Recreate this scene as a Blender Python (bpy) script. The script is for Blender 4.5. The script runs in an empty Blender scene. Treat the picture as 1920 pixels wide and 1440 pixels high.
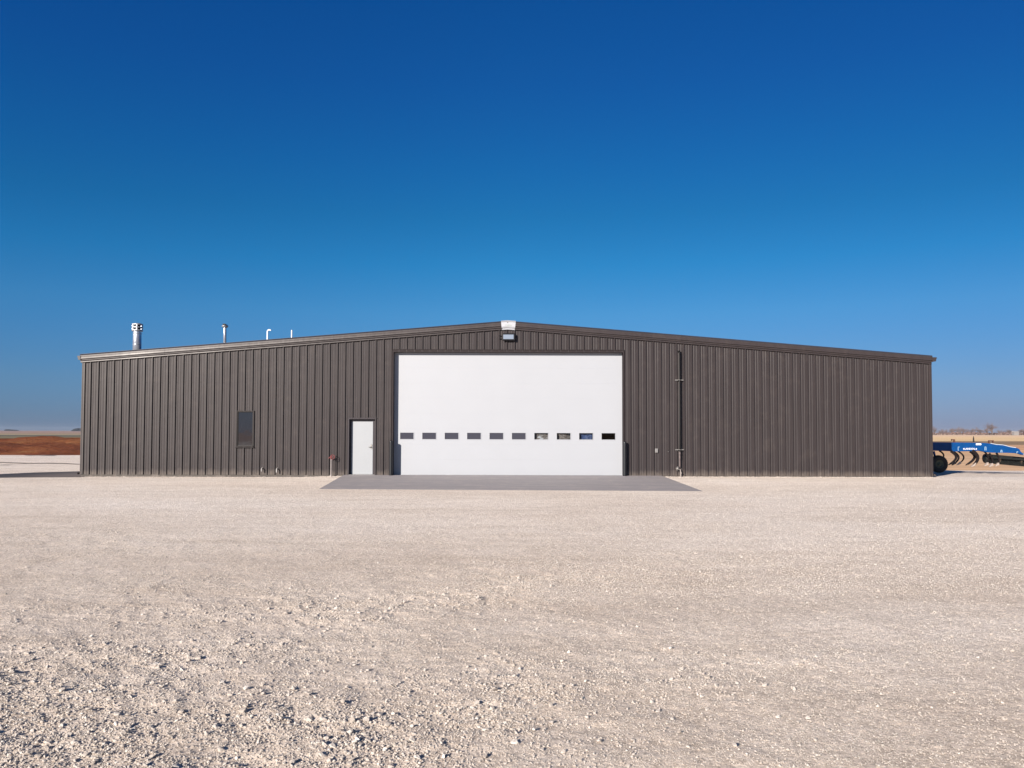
import bpy, math, random
import numpy as np
from mathutils import Vector, Matrix, noise

scene = bpy.context.scene
COL = scene.collection
R = math.radians
random.seed(7)

# ------------------------------------------------------------------ camera
F = 1442.0                      # focal length in photo pixels (1920 wide)
CAMH = 1.742
PITCH, ROLL = 2.0, 0.14         # degrees
SHIFT = 38.2                    # pixels
cam_d = bpy.data.cameras.new("camera")
cam_d.sensor_width = 36.0
cam_d.lens = 36.0 * F / 1920.0
cam_d.shift_y = SHIFT / 1920.0
cam_d.clip_start = 0.05
cam_d.clip_end = 20000.0
cam = bpy.data.objects.new("camera", cam_d)
COL.objects.link(cam)
cam.matrix_world = (Matrix.Translation((0, 0, CAMH)) @ Matrix.Rotation(R(90 + PITCH), 4, 'X')
                    @ Matrix.Rotation(R(ROLL), 4, 'Z'))
scene.camera = cam
CM = cam.matrix_world.to_3x3()


def ray(px, py):
    return CM @ Vector(((px - 960) / F, (720 - py + SHIFT) / F, -1.0))


def P(px, py, Y):
    """world point seen at photo pixel (px, py) on the plane y = Y"""
    d = ray(px, py)
    t = Y / d.y
    return Vector((d.x * t, Y, CAMH + d.z * t))


def G(px, py, z=0.0):
    """world point seen at photo pixel on the plane z"""
    d = ray(px, py)
    t = (z - CAMH) / d.z
    return Vector((d.x * t, d.y * t, z))


# ------------------------------------------------------------------ light
SUN_EL, SUN_AZ = 19.5, 35.0     # sun behind the camera, to its left
world = bpy.data.worlds.new("World")
scene.world = world
world.use_nodes = True
wt = world.node_tree
bg = wt.nodes['Background']
sky = wt.nodes.new('ShaderNodeTexSky')
sky.sky_type = 'NISHITA'
sky.sun_disc = False
sky.sun_elevation = R(SUN_EL)
sky.sun_rotation = R(180 + SUN_AZ)
sky.altitude = 600
sky.air_density = 1.0
sky.dust_density = 0.2
sky.ozone_density = 1.0
EXPO = 0.95
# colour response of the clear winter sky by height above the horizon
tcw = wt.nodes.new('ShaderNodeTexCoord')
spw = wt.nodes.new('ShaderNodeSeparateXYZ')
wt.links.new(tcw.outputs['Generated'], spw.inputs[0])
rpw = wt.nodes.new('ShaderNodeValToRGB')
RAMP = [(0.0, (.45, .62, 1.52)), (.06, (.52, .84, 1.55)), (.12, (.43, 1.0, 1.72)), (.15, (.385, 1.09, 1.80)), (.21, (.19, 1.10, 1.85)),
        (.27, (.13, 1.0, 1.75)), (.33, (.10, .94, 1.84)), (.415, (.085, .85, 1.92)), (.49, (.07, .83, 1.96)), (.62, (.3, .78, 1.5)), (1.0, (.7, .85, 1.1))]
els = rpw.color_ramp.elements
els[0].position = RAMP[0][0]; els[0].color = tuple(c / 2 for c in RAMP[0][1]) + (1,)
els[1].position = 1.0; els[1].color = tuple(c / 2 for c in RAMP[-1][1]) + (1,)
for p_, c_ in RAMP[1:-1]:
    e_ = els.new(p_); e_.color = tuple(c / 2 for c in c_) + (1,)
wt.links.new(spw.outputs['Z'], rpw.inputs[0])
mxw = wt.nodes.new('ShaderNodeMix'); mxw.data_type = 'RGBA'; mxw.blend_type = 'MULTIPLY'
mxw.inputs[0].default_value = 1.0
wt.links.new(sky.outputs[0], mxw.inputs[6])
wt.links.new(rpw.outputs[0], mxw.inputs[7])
rpx = wt.nodes.new('ShaderNodeValToRGB')
mpx = wt.nodes.new('ShaderNodeMath'); mpx.operation = 'MULTIPLY_ADD'
mpx.inputs[1].default_value = .8; mpx.inputs[2].default_value = .5
wt.links.new(spw.outputs['X'], mpx.inputs[0]); wt.links.new(mpx.outputs[0], rpx.inputs[0])
ex = rpx.color_ramp.elements
ex[0].position = .08; ex[0].color = (.82 / 1.15, .98 / 1.15, 1.06 / 1.15, 1)
ex[1].position = .92; ex[1].color = (.88 / 1.15, .85 / 1.15, .88 / 1.15, 1)
em = ex.new(.5); em.color = (1 / 1.15, 1 / 1.15, 1 / 1.15, 1)
mx2 = wt.nodes.new('ShaderNodeMix'); mx2.data_type = 'RGBA'; mx2.blend_type = 'MULTIPLY'
mx2.inputs[0].default_value = 1.0
wt.links.new(mxw.outputs[2], mx2.inputs[6]); wt.links.new(rpx.outputs[0], mx2.inputs[7])
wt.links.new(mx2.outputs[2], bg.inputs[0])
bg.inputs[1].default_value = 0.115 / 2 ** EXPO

sd = bpy.data.lights.new("sun", 'SUN')
sd.energy = 5.0
sd.angle = R(0.5)
sd.color = (1.0, 0.90, 0.80)
sun = bpy.data.objects.new("sun", sd)
COL.objects.link(sun)
sdir = Vector((-math.sin(R(SUN_AZ)) * math.cos(R(SUN_EL)), -math.cos(R(SUN_AZ)) * math.cos(R(SUN_EL)), math.sin(R(SUN_EL))))
sun.rotation_euler = sdir.to_track_quat('Z', 'Y').to_euler()
sun.location = (-20, -20, 30)

vs = scene.view_settings
vs.view_transform = 'Standard'
vs.look = 'None'
vs.exposure = EXPO
vs.gamma = 1.0


# ------------------------------------------------------------------ helpers
def tag(o, label=None, cat=None, group=None, kind=None):
    if label: o['label'] = label
    if cat: o['category'] = cat
    if group: o['group'] = group
    if kind: o['kind'] = kind
    return o


def empty(name, loc=(0, 0, 0), parent=None):
    o = bpy.data.objects.new(name, None)
    o.empty_display_size = 0.2
    o.location = loc
    COL.objects.link(o)
    o.parent = parent
    return o


def set_parent(o, p):
    o.parent = p
    if p is not None:
        m = Matrix.Identity(4)
        q = p
        while q is not None:
            m = Matrix.Translation(q.location) @ m
            q = q.parent
        o.location = (-m.translation.x, -m.translation.y, -m.translation.z)


class MB:
    """collects faces, links them as one mesh in world coordinates"""
    def __init__(s):
        s.v, s.f, s.sm = [], [], []

    def add(s, vs_, fs, smooth=False):
        n = len(s.v)
        s.v += [tuple(a) for a in vs_]
        s.f += [tuple(i + n for i in f) for f in fs]
        s.sm += [smooth] * len(fs)
        return s

    def quad(s, a, b, c, d):
        return s.add([a, b, c, d], [(0, 1, 2, 3)])

    def box(s, x0, x1, y0, y1, z0, z1, bev=0.0):
        if x0 > x1: x0, x1 = x1, x0
        if y0 > y1: y0, y1 = y1, y0
        if z0 > z1: z0, z1 = z1, z0
        b = min(bev, (x1 - x0) * .45, (y1 - y0) * .45, (z1 - z0) * .45)
        if b <= 0:
            v = [(x, y, z) for z in (z0, z1) for (x, y) in ((x0, y0), (x1, y0), (x1, y1), (x0, y1))]
            return s.add(v, [(3, 2, 1, 0), (4, 5, 6, 7), (0, 1, 5, 4), (1, 2, 6, 5), (2, 3, 7, 6), (3, 0, 4, 7)])
        import bmesh
        bm = bmesh.new()
        vv = [bm.verts.new((x, y, z)) for z in (z0, z1) for (x, y) in ((x0, y0), (x1, y0), (x1, y1), (x0, y1))]
        for f in [(3, 2, 1, 0), (4, 5, 6, 7), (0, 1, 5, 4), (1, 2, 6, 5), (2, 3, 7, 6), (3, 0, 4, 7)]:
            bm.faces.new([vv[i] for i in f])
        bmesh.ops.bevel(bm, geom=bm.edges[:], offset=b, segments=2, affect='EDGES', profile=0.5)
        bm.verts.index_update()
        s.add([tuple(v.co) for v in bm.verts], [[v.index for v in f.verts] for f in bm.faces])
        bm.free()
        return s

    def tube(s, pts, r, n=10, caps=True, smooth=True):
        pts = [Vector(p) for p in pts]
        rr = r if isinstance(r, (list, tuple)) else [r] * len(pts)
        rings = []
        prev = None
        for i, p in enumerate(pts):
            a = pts[max(i - 1, 0)]; b = pts[min(i + 1, len(pts) - 1)]
            t = (b - a).normalized()
            if prev is None:
                u = t.orthogonal().normalized()
            else:
                u = (prev - t * prev.dot(t)).normalized()
            prev = u
            w = t.cross(u)
            rings.append([p + (u * math.cos(2 * math.pi * k / n) + w * math.sin(2 * math.pi * k / n)) * rr[i] for k in range(n)])
        v = [q for ring in rings for q in ring]
        f = []
        for i in range(len(pts) - 1):
            for k in range(n):
                k2 = (k + 1) % n
                f.append((i * n + k, i * n + k2, (i + 1) * n + k2, (i + 1) * n + k))
        s.add(v, f, smooth)
        if caps:
            s.add(rings[0], [tuple(reversed(range(n)))])
            s.add(rings[-1], [tuple(range(n))])
        return s

    def lathe(s, c, prof, n=24, axis='Z', smooth=True):
        """prof: list of (radius, height along axis)"""
        c = Vector(c)
        v = []
        for (r, h) in prof:
            for k in range(n):
                a = 2 * math.pi * k / n
                x, y = r * math.cos(a), r * math.sin(a)
                v.append(c + (Vector((x, y, h)) if axis == 'Z' else Vector((x, h, y)) if axis == 'Y' else Vector((h, x, y))))
        f = []
        for i in range(len(prof) - 1):
            for k in range(n):
                k2 = (k + 1) % n
                f.append((i * n + k, i * n + k2, (i + 1) * n + k2, (i + 1) * n + k))
        return s.add(v, f, smooth)

    def prism(s, poly, y0, y1):
        """poly of (x, z) extruded along y"""
        n = len(poly)
        v = [(x, y0, z) for x, z in poly] + [(x, y1, z) for x, z in poly]
        f = [tuple(range(n)), tuple(reversed(range(n, 2 * n)))]
        f += [(i, i + n, (i + 1) % n + n, (i + 1) % n) for i in range(n)]
        return s.add(v, f)

    def build(s, name, mat, parent=None, mats=None):
        me = bpy.data.meshes.new(name)
        me.from_pydata(s.v, [], s.f)
        me.materials.append(mat)
        me.polygons.foreach_set('use_smooth', s.sm)
        me.update()
        o = bpy.data.objects.new(name, me)
        COL.objects.link(o)
        set_parent(o, parent)
        return o


def smoothstep(a, b, x):
    t = np.clip((x - a) / (b - a), 0, 1)
    return t * t * (3 - 2 * t)


def vnoise(x, y, seed=0):
    xi = np.floor(x).astype(np.int64); yi = np.floor(y).astype(np.int64)
    xf = x - xi; yf = y - yi

    def h(a, b):
        n = (a * 374761393 + b * 668265263 + seed * 974634777) & 0xffffffff
        n = ((n ^ (n >> 13)) * 1274126177) & 0xffffffff
        n = (n ^ (n >> 16)) & 0xffffff
        return n / float(0xffffff)
    u = xf * xf * (3 - 2 * xf); v = yf * yf * (3 - 2 * yf)
    return ((h(xi, yi) * (1 - u) + h(xi + 1, yi) * u) * (1 - v) + (h(xi, yi + 1) * (1 - u) + h(xi + 1, yi + 1) * u) * v) * 2 - 1


def fbm(x, y, oct_=4, seed=0):
    a, s = 1.0, 0
    for i in range(oct_):
        s = s + a * vnoise(x * 2 ** i + 17.3 * i, y * 2 ** i - 9.1 * i, seed + i)
        a *= .5
    return s


# ------------------------------------------------------------------ materials
class NT:
    def __init__(s, name):
        s.m = bpy.data.materials.new(name)
        s.m.use_nodes = True
        s.t = s.m.node_tree
        s.b = s.t.nodes['Principled BSDF']
        s.tc = s.n('ShaderNodeTexCoord')

    def n(s, typ, **kw):
        nd = s.t.nodes.new(typ)
        for k, v in kw.items():
            setattr(nd, k, v)
        return nd

    def l(s, a, b):
        s.t.links.new(a, b)

    def mapping(s, scale=(1, 1, 1), rot=(0, 0, 0)):
        mp = s.n('ShaderNodeMapping')
        mp.inputs['Scale'].default_value = scale
        mp.inputs['Rotation'].default_value = rot
        s.l(s.tc.outputs['Object'], mp.inputs[0])
        return mp.outputs[0]

    def noise(s, scale, detail=4, vec=None, rough=.55, dist=0):
        nd = s.n('ShaderNodeTexNoise')
        nd.inputs['Scale'].default_value = scale
        nd.inputs['Detail'].default_value = detail
        nd.inputs['Roughness'].default_value = rough
        nd.inputs['Distortion'].default_value = dist
        s.l(vec if vec is not None else s.tc.outputs['Object'], nd.inputs['Vector'])
        return nd.outputs[0]

    def ramp(s, fac, stops, interp='LINEAR'):
        nd = s.n('ShaderNodeValToRGB')
        nd.color_ramp.interpolation = interp
        els = nd.color_ramp.elements
        while len(els) > 1:
            els.remove(els[-1])
        els[0].position = stops[0][0]
        els[0].color = tuple(stops[0][1]) + (1,)
        for p, c in stops[1:]:
            e = els.new(p)
            e.color = tuple(c) + (1,)
        s.l(fac, nd.inputs[0])
        return nd.outputs[0]

    def mix(s, fac, a, b, mode='MIX'):
        nd = s.n('ShaderNodeMix', data_type='RGBA', blend_type=mode)
        for sock, val in ((nd.inputs[0], fac), (nd.inputs[6], a), (nd.inputs[7], b)):
            if hasattr(val, 'node'):
                s.l(val, sock)
            elif isinstance(val, (tuple, list)):
                sock.default_value = tuple(val) + (1,)
            else:
                sock.default_value = val
        return nd.outputs[2]

    def math(s, op, a, b=0.0, c=0.0):
        nd = s.n('ShaderNodeMath', operation=op)
        for i, val in enumerate((a, b, c)):
            if hasattr(val, 'node'):
                s.l(val, nd.inputs[i])
            else:
                nd.inputs[i].default_value = val
        return nd.outputs[0]

    def bump(s, h, strength=.3, dist=.01, prev=None):
        nd = s.n('ShaderNodeBump')
        nd.inputs['Strength'].default_value = strength
        nd.inputs['Distance'].default_value = dist
        s.l(h, nd.inputs['Height'])
        if prev is not None:
            s.l(prev, nd.inputs['Normal'])
        return nd.outputs[0]

    def color(s, c):
        if hasattr(c, 'node'):
            s.l(c, s.b.inputs['Base Color'])
        else:
            s.b.inputs['Base Color'].default_value = tuple(c) + (1,)

    def done(s, rough=.6, metal=0.0, normal=None, spec=.5, ior=None):
        if hasattr(rough, 'node'):
            s.l(rough, s.b.inputs['Roughness'])
        else:
            s.b.inputs['Roughness'].default_value = rough
        s.b.inputs['Metallic'].default_value = metal
        s.b.inputs['Specular IOR Level'].default_value = spec
        if ior: s.b.inputs['IOR'].default_value = ior
        if normal is not None:
            s.l(normal, s.b.inputs['Normal'])
        return s.m


def simple(name, col, rough=.6, metal=0.0, var=.12, scale=6.0, bump=.1, spec=.5, stretch=(1, 1, 1)):
    k = NT(name)
    v = k.mapping(stretch)
    nz = k.noise(scale, 5, v)
    lo = tuple(c * (1 - var) for c in col); hi = tuple(min(1, c * (1 + var)) for c in col)
    k.color(k.ramp(nz, [(.3, lo), (.7, hi)]))
    return k.done(rough, metal, k.bump(nz, bump, .004), spec)


def siding_mat(name, col, rough, spec=.25, foot=True):
    k = NT(name)
    v = k.mapping((5.0, 5.0, .35))
    streak = k.noise(1.6, 5, v)
    big = k.noise(.5, 3)
    c = k.ramp(streak, [(.25, tuple(a * .88 for a in col)), (.75, tuple(a * 1.12 for a in col))])
    dust = k.noise(3.0, 6)
    c = k.mix(k.math('MULTIPLY', k.ramp(dust, [(.55, (0, 0, 0)), (.8, (1, 1, 1))]), .06), c, (.22, .18, .15))
    sz = k.n('ShaderNodeSeparateXYZ'); k.l(k.tc.outputs['Object'], sz.inputs[0])
    splash = k.math('ADD', sz.outputs[2], k.math('MULTIPLY', k.noise(5.0, 6, k.mapping((1, 1, .5)), .7), .5))
    c = k.mix(k.math('MULTIPLY', k.ramp(splash, [(.20, (1, 1, 1)), (.48, (0, 0, 0))]), .5 if foot else 0.0), c, (.16, .135, .115))
    k.color(c)
    v2 = k.mapping((2.2, 1.0, .8))
    can = k.noise(1.3, 2, v2)
    rg = k.ramp(big, [(.3, (rough - .05,) * 3), (.7, (rough + .07,) * 3)])
    return k.done(rg, 0, k.bump(can, .5, .012), spec)


M = {}
M['siding'] = siding_mat('brown_siding', (.0298, .0247, .0256), .45)
M['trim'] = siding_mat('brown_trim', (.034, .027, .027), .42, .35, False)
M['roof'] = simple('roof_metal', (.07, .065, .065), .4, 0, .1, 2)
M['edge'] = simple('roof_edge', (.035, .04, .06), .4, 0, .1, 2)
M['door'] = simple('white_door_paint', (.308, .325, .352), .45, 0, .012, 1.2, .03)
M['leaf'] = simple('entry_door_paint', (.272, .29, .31), .45, 0, .02, 2, .03)
M['jamb'] = simple('dark_jamb', (.021, .016, .017), .6, 0, .1, 4, .05, .15)
M['dark'] = simple('black_paint', (.005, .005, .007), .5, 0, .2, 12, .1, .25)
M['blackpipe'] = simple('black_iron', (.004, .004, .004), .5, 0, .2, 14, .1, .25)
M['bollard'] = simple('bollard_paint', (.006, .007, .009), .32, 0, .2, 8, .05)
M['galv'] = simple('galvanised', (.50, .52, .55), .34, .75, .15, 14, .1)
M['strapm'] = simple('dull_zinc', (.16, .155, .15), .5, .2, .15, 14)
M['stubm'] = simple('stub_pvc', (.30, .29, .28), .5, 0, .1, 12)
M['pvc'] = simple('white_pvc', (.75, .76, .78), .4, 0, .04, 6)
M['alu'] = simple('bare_aluminium', (.30, .29, .28), .35, .6, .15, 12)
M['grey'] = simple('grey_box', (.10, .095, .09), .5)
M['red'] = simple('faded_red', (.13, .018, .02), .5, 0, .2, 20)
M['whitecap'] = simple('white_cap', (.33, .345, .375), .5, 0, .03, 5, .02)
M['ink'] = simple('pale_green_ink', (.27, .31, .28), .7)
M['window_frame'] = simple('window_frame', (.016, .013, .013), .55, 0, .1, 6, .05, .2)
M['seal'] = simple('black_seal', (.01, .01, .011), .6)
M['inside'] = simple('interior_dark', (.05, .05, .055), .8)


def glass(name, col, rough=.03, ior=1.9):
    k = NT(name)
    k.color(col)
    return k.done(rough, 0, k.bump(k.noise(2.0, 2), .08, .01), .5, ior)


M['pane'] = glass('tinted_glass', (.035, .036, .045))
M['pane_grey'] = glass('grey_backed_glass', (.038, .041, .056), .06, 1.5)
M['pane_win'] = glass('window_glass', (.012, .012, .015), .03, 1.72)


def clear_glass():
    m_ = bpy.data.materials.new('clear_glass'); m_.use_nodes = True
    t_ = m_.node_tree
    t_.nodes.remove(t_.nodes['Principled BSDF'])
    tr = t_.nodes.new('ShaderNodeBsdfTransparent'); tr.inputs[0].default_value = (.86, .88, .90, 1)
    gl = t_.nodes.new('ShaderNodeBsdfGlossy'); gl.inputs['Roughness'].default_value = .02
    fr = t_.nodes.new('ShaderNodeFresnel'); fr.inputs[0].default_value = 1.22
    mx_ = t_.nodes.new('ShaderNodeMixShader')
    t_.links.new(fr.outputs[0], mx_.inputs[0]); t_.links.new(tr.outputs[0], mx_.inputs[1]); t_.links.new(gl.outputs[0], mx_.inputs[2])
    t_.links.new(mx_.outputs[0], t_.nodes['Material Output'].inputs[0])
    return m_


M['pane_clear'] = clear_glass()
M['lens'] = glass('lamp_lens', (.17, .21, .27), .3, 1.45)


def concrete_mat(name, col, joints=False):
    k = NT(name)
    a = k.noise(1.0, 6, k.mapping((.22, 2.4, 1)), .65, .4)
    b = k.noise(30, 5)
    c = k.ramp(a, [(.3, tuple(x * .82 for x in col)), (.55, col), (.75, tuple(x * 1.15 for x in col))])
    c = k.mix(.35, c, k.ramp(b, [(.35, tuple(x * .8 for x in col)), (.65, tuple(x * 1.2 for x in col))]))
    dust = k.noise(1.8, 7, None, .7)
    c = k.mix(k.math('MULTIPLY', k.ramp(dust, [(.5, (0, 0, 0)), (.75, (1, 1, 1))]), .35), c, (.5, .43, .38))
    k.color(c)
    return k.done(.85, 0, k.bump(b, .3, .004), .3)


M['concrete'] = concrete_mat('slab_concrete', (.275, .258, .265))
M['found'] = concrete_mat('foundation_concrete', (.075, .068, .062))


def gravel_mat():
    k = NT('crushed_limestone')
    big = k.noise(.10, 5, k.mapping((1, 1.7, 1), (0, 0, R(-38))), .55, .3)
    mid = k.noise(.9, 6, k.mapping((1, 2.2, 1), (0, 0, R(-38))), .6)
    base = k.ramp(big, [(.3, (.66, .56, .48)), (.5, (.76, .67, .59)), (.7, (.84, .77, .71))])
    trk = k.noise(.55, 5, k.mapping((.22, 2.0, 1), (0, 0, R(-24))), .6, .6)
    base = k.mix(1.0, base, k.ramp(trk, [(.32, (.88, .865, .85)), (.5, (1, 1, 1)), (.68, (1.08, 1.08, 1.085))]), 'MULTIPLY')
    base = k.mix(.45, base, k.ramp(mid, [(.3, (.60, .51, .43)), (.7, (.84, .76, .69))]))
    # individual pebbles in two sizes
    def cells(sc, rnd=1.0):
        v = k.n('ShaderNodeTexVoronoi')
        v.inputs['Scale'].default_value = sc
        v.inputs['Randomness'].default_value = rnd
        k.l(k.tc.outputs['Object'], v.inputs['Vector'])
        return v
    v1 = cells(34); v2 = cells(95)
    sep = k.n('ShaderNodeSeparateColor'); k.l(v1.outputs['Color'], sep.inputs[0])
    sep2 = k.n('ShaderNodeSeparateColor'); k.l(v2.outputs['Color'], sep2.inputs[0])
    tone = k.ramp(sep.outputs[0], [(.0, (.78, .76, .74)), (.5, (.97, .96, .95)), (.86, (1.03, 1.03, 1.03)), (1.0, (1.22, 1.2, 1.16))])
    tone2 = k.ramp(sep2.outputs[0], [(.0, (.72, .70, .68)), (.3, (.98, .98, .98)), (1.0, (1.14, 1.13, 1.1))])
    c = k.mix(1.0, base, tone, 'MULTIPLY')
    c = k.mix(1.0, c, tone2, 'MULTIPLY')
    # darkening towards the near end painted in, for view angle and vignette
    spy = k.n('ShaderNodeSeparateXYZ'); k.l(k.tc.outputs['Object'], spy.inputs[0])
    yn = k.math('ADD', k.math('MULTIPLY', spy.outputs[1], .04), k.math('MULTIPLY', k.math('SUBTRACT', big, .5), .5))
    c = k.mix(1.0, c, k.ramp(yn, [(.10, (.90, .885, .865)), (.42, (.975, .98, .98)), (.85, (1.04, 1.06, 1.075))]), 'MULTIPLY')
    k.color(c)
    h1 = k.noise(38, 6, None, .7)
    h2 = k.noise(120, 3, None, .7)
    n1 = k.bump(h2, .6, .010)
    n2 = k.bump(h1, .7, .024, n1)
    n3 = k.bump(k.noise(7, 5), .5, .03, n2)
    return k.done(.95, 0, n3, .15)


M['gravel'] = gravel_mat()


def stone_mat():
    k = NT('limestone_pebble')
    at = k.n('ShaderNodeAttribute', attribute_type='INSTANCER', attribute_name='tone')
    c = k.ramp(at.outputs['Fac'], [(0, (.43, .38, .33)), (.35, (.56, .505, .455)), (.75, (.65, .60, .55)), (1, (.81, .77, .72))])
    nz = k.noise(9, 4)
    c = k.mix(1.0, c, k.ramp(nz, [(.3, (.85, .83, .8)), (.7, (1.08, 1.08, 1.08))]), 'MULTIPLY')
    k.color(c)
    return k.done(.92, 0, k.bump(nz, .5, .1), .2)


M['stone'] = stone_mat()


def field_mat():
    """bare farmland: strips of stubble, red soil and pale dry grass, by distance"""
    k = NT('farmland')
    sep = k.n('ShaderNodeSeparateXYZ'); k.l(k.tc.outputs['Object'], sep.inputs[0])
    wob = k.noise(.02, 3)
    yy = k.math('ADD', sep.outputs[1], k.math('MULTIPLY', k.math('SUBTRACT', wob, .5), 26))
    yy = k.math('MULTIPLY', yy, .9)
    # log distance, 0..1 for 10..10000 m
    lg = k.math('DIVIDE', k.math('SUBTRACT', k.math('LOGARITHM', k.math('MAXIMUM', yy, 10), 10), 1), 3)

    def at(m): return (math.log10(m) - 1) / 3
    right = k.ramp(lg, [(0, (.56, .35, .20)), (at(60), (.62, .41, .25)), (at(80), (.66, .41, .23)), (at(100), (.60, .34, .20)),
                        (at(122), (.58, .36, .22)), (at(128), (.26, .18, .11)), (at(168), (.28, .19, .12)),
                        (at(176), (.74, .53, .29)), (at(330), (.82, .58, .34)), (at(420), (.78, .56, .38)), (at(900), (.70, .50, .36)), (1, (.36, .26, .2))])
    left = k.ramp(lg, [(0, (.30, .115, .05)), (at(150), (.26, .12, .06)), (at(190), (.17, .15, .09)), (at(235), (.22, .19, .11)), (at(250), (.09, .09, .07)),
                       (at(290), (.10, .10, .08)), (at(310), (.33, .27, .17)), (at(480), (.33, .23, .17)), (at(700), (.36, .24, .19)), (at(1600), (.30, .20, .17)), (1, (.25, .2, .18))])
    side = k.math('MULTIPLY_ADD', sep.outputs[0], .02, .5)
    sidec = k.math('MINIMUM', k.math('MAXIMUM', side, 0), 1)
    c = k.mix(sidec, left, right)
    # furrows and tufts
    fur = k.noise(.5, 6, k.mapping((.12, 1, 1)), .65)
    c = k.mix(1.0, c, k.ramp(fur, [(.3, (.72, .72, .72)), (.7, (1.22, 1.22, 1.2))]), 'MULTIPLY')
    tuft = k.noise(1.4, 6, k.mapping((.5, 1, 1)), .75)
    c = k.mix(k.math('MULTIPLY', k.ramp(tuft, [(.58, (0, 0, 0)), (.7, (1, 1, 1))]), .25), c, (.42, .33, .16))
    k.color(c)
    return k.done(.95, 0, k.bump(fur, .6, .15), .1)


M['field'] = field_mat()


def soil_mat():
    k = NT('red_soil')
    a = k.noise(.30, 8, k.mapping((.45, .55, 1.5)), .72, .5)
    c = k.ramp(a, [(.3, (.07, .022, .010)), (.48, (.17, .052, .020)), (.60, (.21, .078, .030)), (.72, (.34, .19, .08))])
    k.color(c)
    return k.done(.95, 0, k.bump(k.noise(1.5, 7, None, .7), .8, .25), .1)


M['soil'] = soil_mat()
M['rut'] = simple('dark_soil', (.16, .12, .10), .9, 0, .3, 2)  # darker soil tone for the thin strips at the far left

# ------------------------------------------------------------------ ground
WY = 30.53                          # front face of the building (pans of the siding)
BX0, BX1 = P(153, 800, WY).x, P(1747, 800, WY).x


def gravel_base(x, y):
    """large shape of the yard, without pebbles"""
    x = np.asarray(x, float); y = np.asarray(y, float)
    z = -0.15 + 0.11 * smoothstep(25.0, 30.5, y)
    z = z - .055 * smoothstep(-6.5, -8.5, x) * smoothstep(27, 30.5, y)
    z = z + 0.03 * fbm(x * .12 + 3, y * .12, 2, 5) * smoothstep(24.5, 19, y)
    z = z - .017 * np.clip(y - 30.5, 0, 32) * smoothstep(4, 15, x) - .03 * smoothstep(31, 36, y)
    return z


def rough_map(x, y):
    """0..1, where loose coarse stone lies: two windrows left by a blade, packed lanes between"""
    x = np.asarray(x, float); y = np.maximum(np.asarray(y, float), .6)
    # windrow centre lines as (bearing x/y, distance): they curve from the near left to the far right
    bx_ = x / y
    yA = np.interp(bx_, [-.80, -.666, -.388, -.11, .166, .37, .8], [5.0, 5.45, 7.15, 8.6, 10.6, 11.8, 14])
    yB = np.interp(bx_, [-.80, -.354, -.076, .166, .37, .8], [3.5, 4.4, 5.33, 6.05, 6.5, 7.4])
    wA = np.interp(bx_, [-.8, -.666, -.388, -.11, .166, .37], [1.6, 1.55, 1.5, 1.6, 1.5, 1.4])
    wB = np.interp(bx_, [-.8, -.354, -.076, .166, .37], [.95, .85, .75, .7, .6])
    aA = np.interp(bx_, [-.7, -.1, .1, .3, .5], [.82, .72, .5, .25, .10])
    aB = np.interp(bx_, [-.7, -.1, .1, .3, .5], [.85, .85, .6, .3, .14])
    wob = .35 * fbm(x * .7, y * .7, 2, 77)
    gA = np.exp(-((y + wob - yA) / wA) ** 2) * aA
    gB = np.exp(-((y + wob * .6 - yB) / wB) ** 2) * aB
    gC = .35 * np.exp(-((y + wob * 2 - 13.5) / 1.6) ** 2) * smoothstep(.1, -.5, bx_)
    n1 = fbm(x * 1.6, y * 2.2, 3, 33); n2 = fbm(x * .5, y * .9, 3, 21)
    m = (gA + gB + gC) * (.80 + .55 * n1) + .20 * smoothstep(.62, .0, bx_) * smoothstep(17, 7, y) + .10 + .18 * n2 * smoothstep(.6, -.3, bx_) * smoothstep(18, 8, y)
    return np.clip(m, 0, 1)


# tensor grid, fine where the camera is near
xs = list(np.arange(-11, 11.001, .034))
st = .034; x = 11.0
while x < 140:
    st *= 1.09; x += st; xs.append(x); xs.insert(0, -x)
ys = []
y = 2.6; st = .026
while y < 62:
    ys.append(y); st = max(.026, y * y * .00028 + .012); y += min(st, .5)
ys = [-60, -40, -25, -15, -9, -5, -3, -1.5, -.5, .4, 1, 1.5, 1.9, 2.2, 2.4] + ys + [62.0]
xs = np.array(xs); ys = np.array(ys)
X, Y = np.meshgrid(xs, ys)
Z = gravel_base(X, Y)
rm = rough_map(X, Y)
fine = smoothstep(1.5, 2.6, Y) * smoothstep(26, 12, Y) * smoothstep(14, 10, np.abs(X))
Z = Z + fine * ((.30 + .9 * rm) * .012 * fbm(X * 2.6, Y * 2.6, 3, 8) + (.12 + 1.0 * rm) * .0090 * fbm(X * 11, Y * 11, 3, 12))
# the yard ends on a slanting line, further out on the left
yend = np.interp(X, [-140, -60, -25, 10, 17, 25, 60, 140], [58, 57.5, 60.5, 60, 55, 49.5, 48.5, 48])
Yw = np.where(Y > 31.0, 31.0 + (Y - 31.0) * (yend - 31.0) / (62 - 31.0), Y)
Yw = Yw + smoothstep(45, 60, Y) * .6 * fbm(X * .4, X * 0 + 1.0, 3, 3)
Z = Z - .06 * smoothstep(57, 62, Y)
nx, ny = len(xs), len(ys)
co = np.stack([X, Yw, Z], -1).reshape(-1, 3)
idx = np.arange(nx * ny).reshape(ny, nx)
q = np.stack([idx[:-1, :-1], idx[:-1, 1:], idx[1:, 1:], idx[1:, :-1]], -1).reshape(-1, 4)


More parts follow.
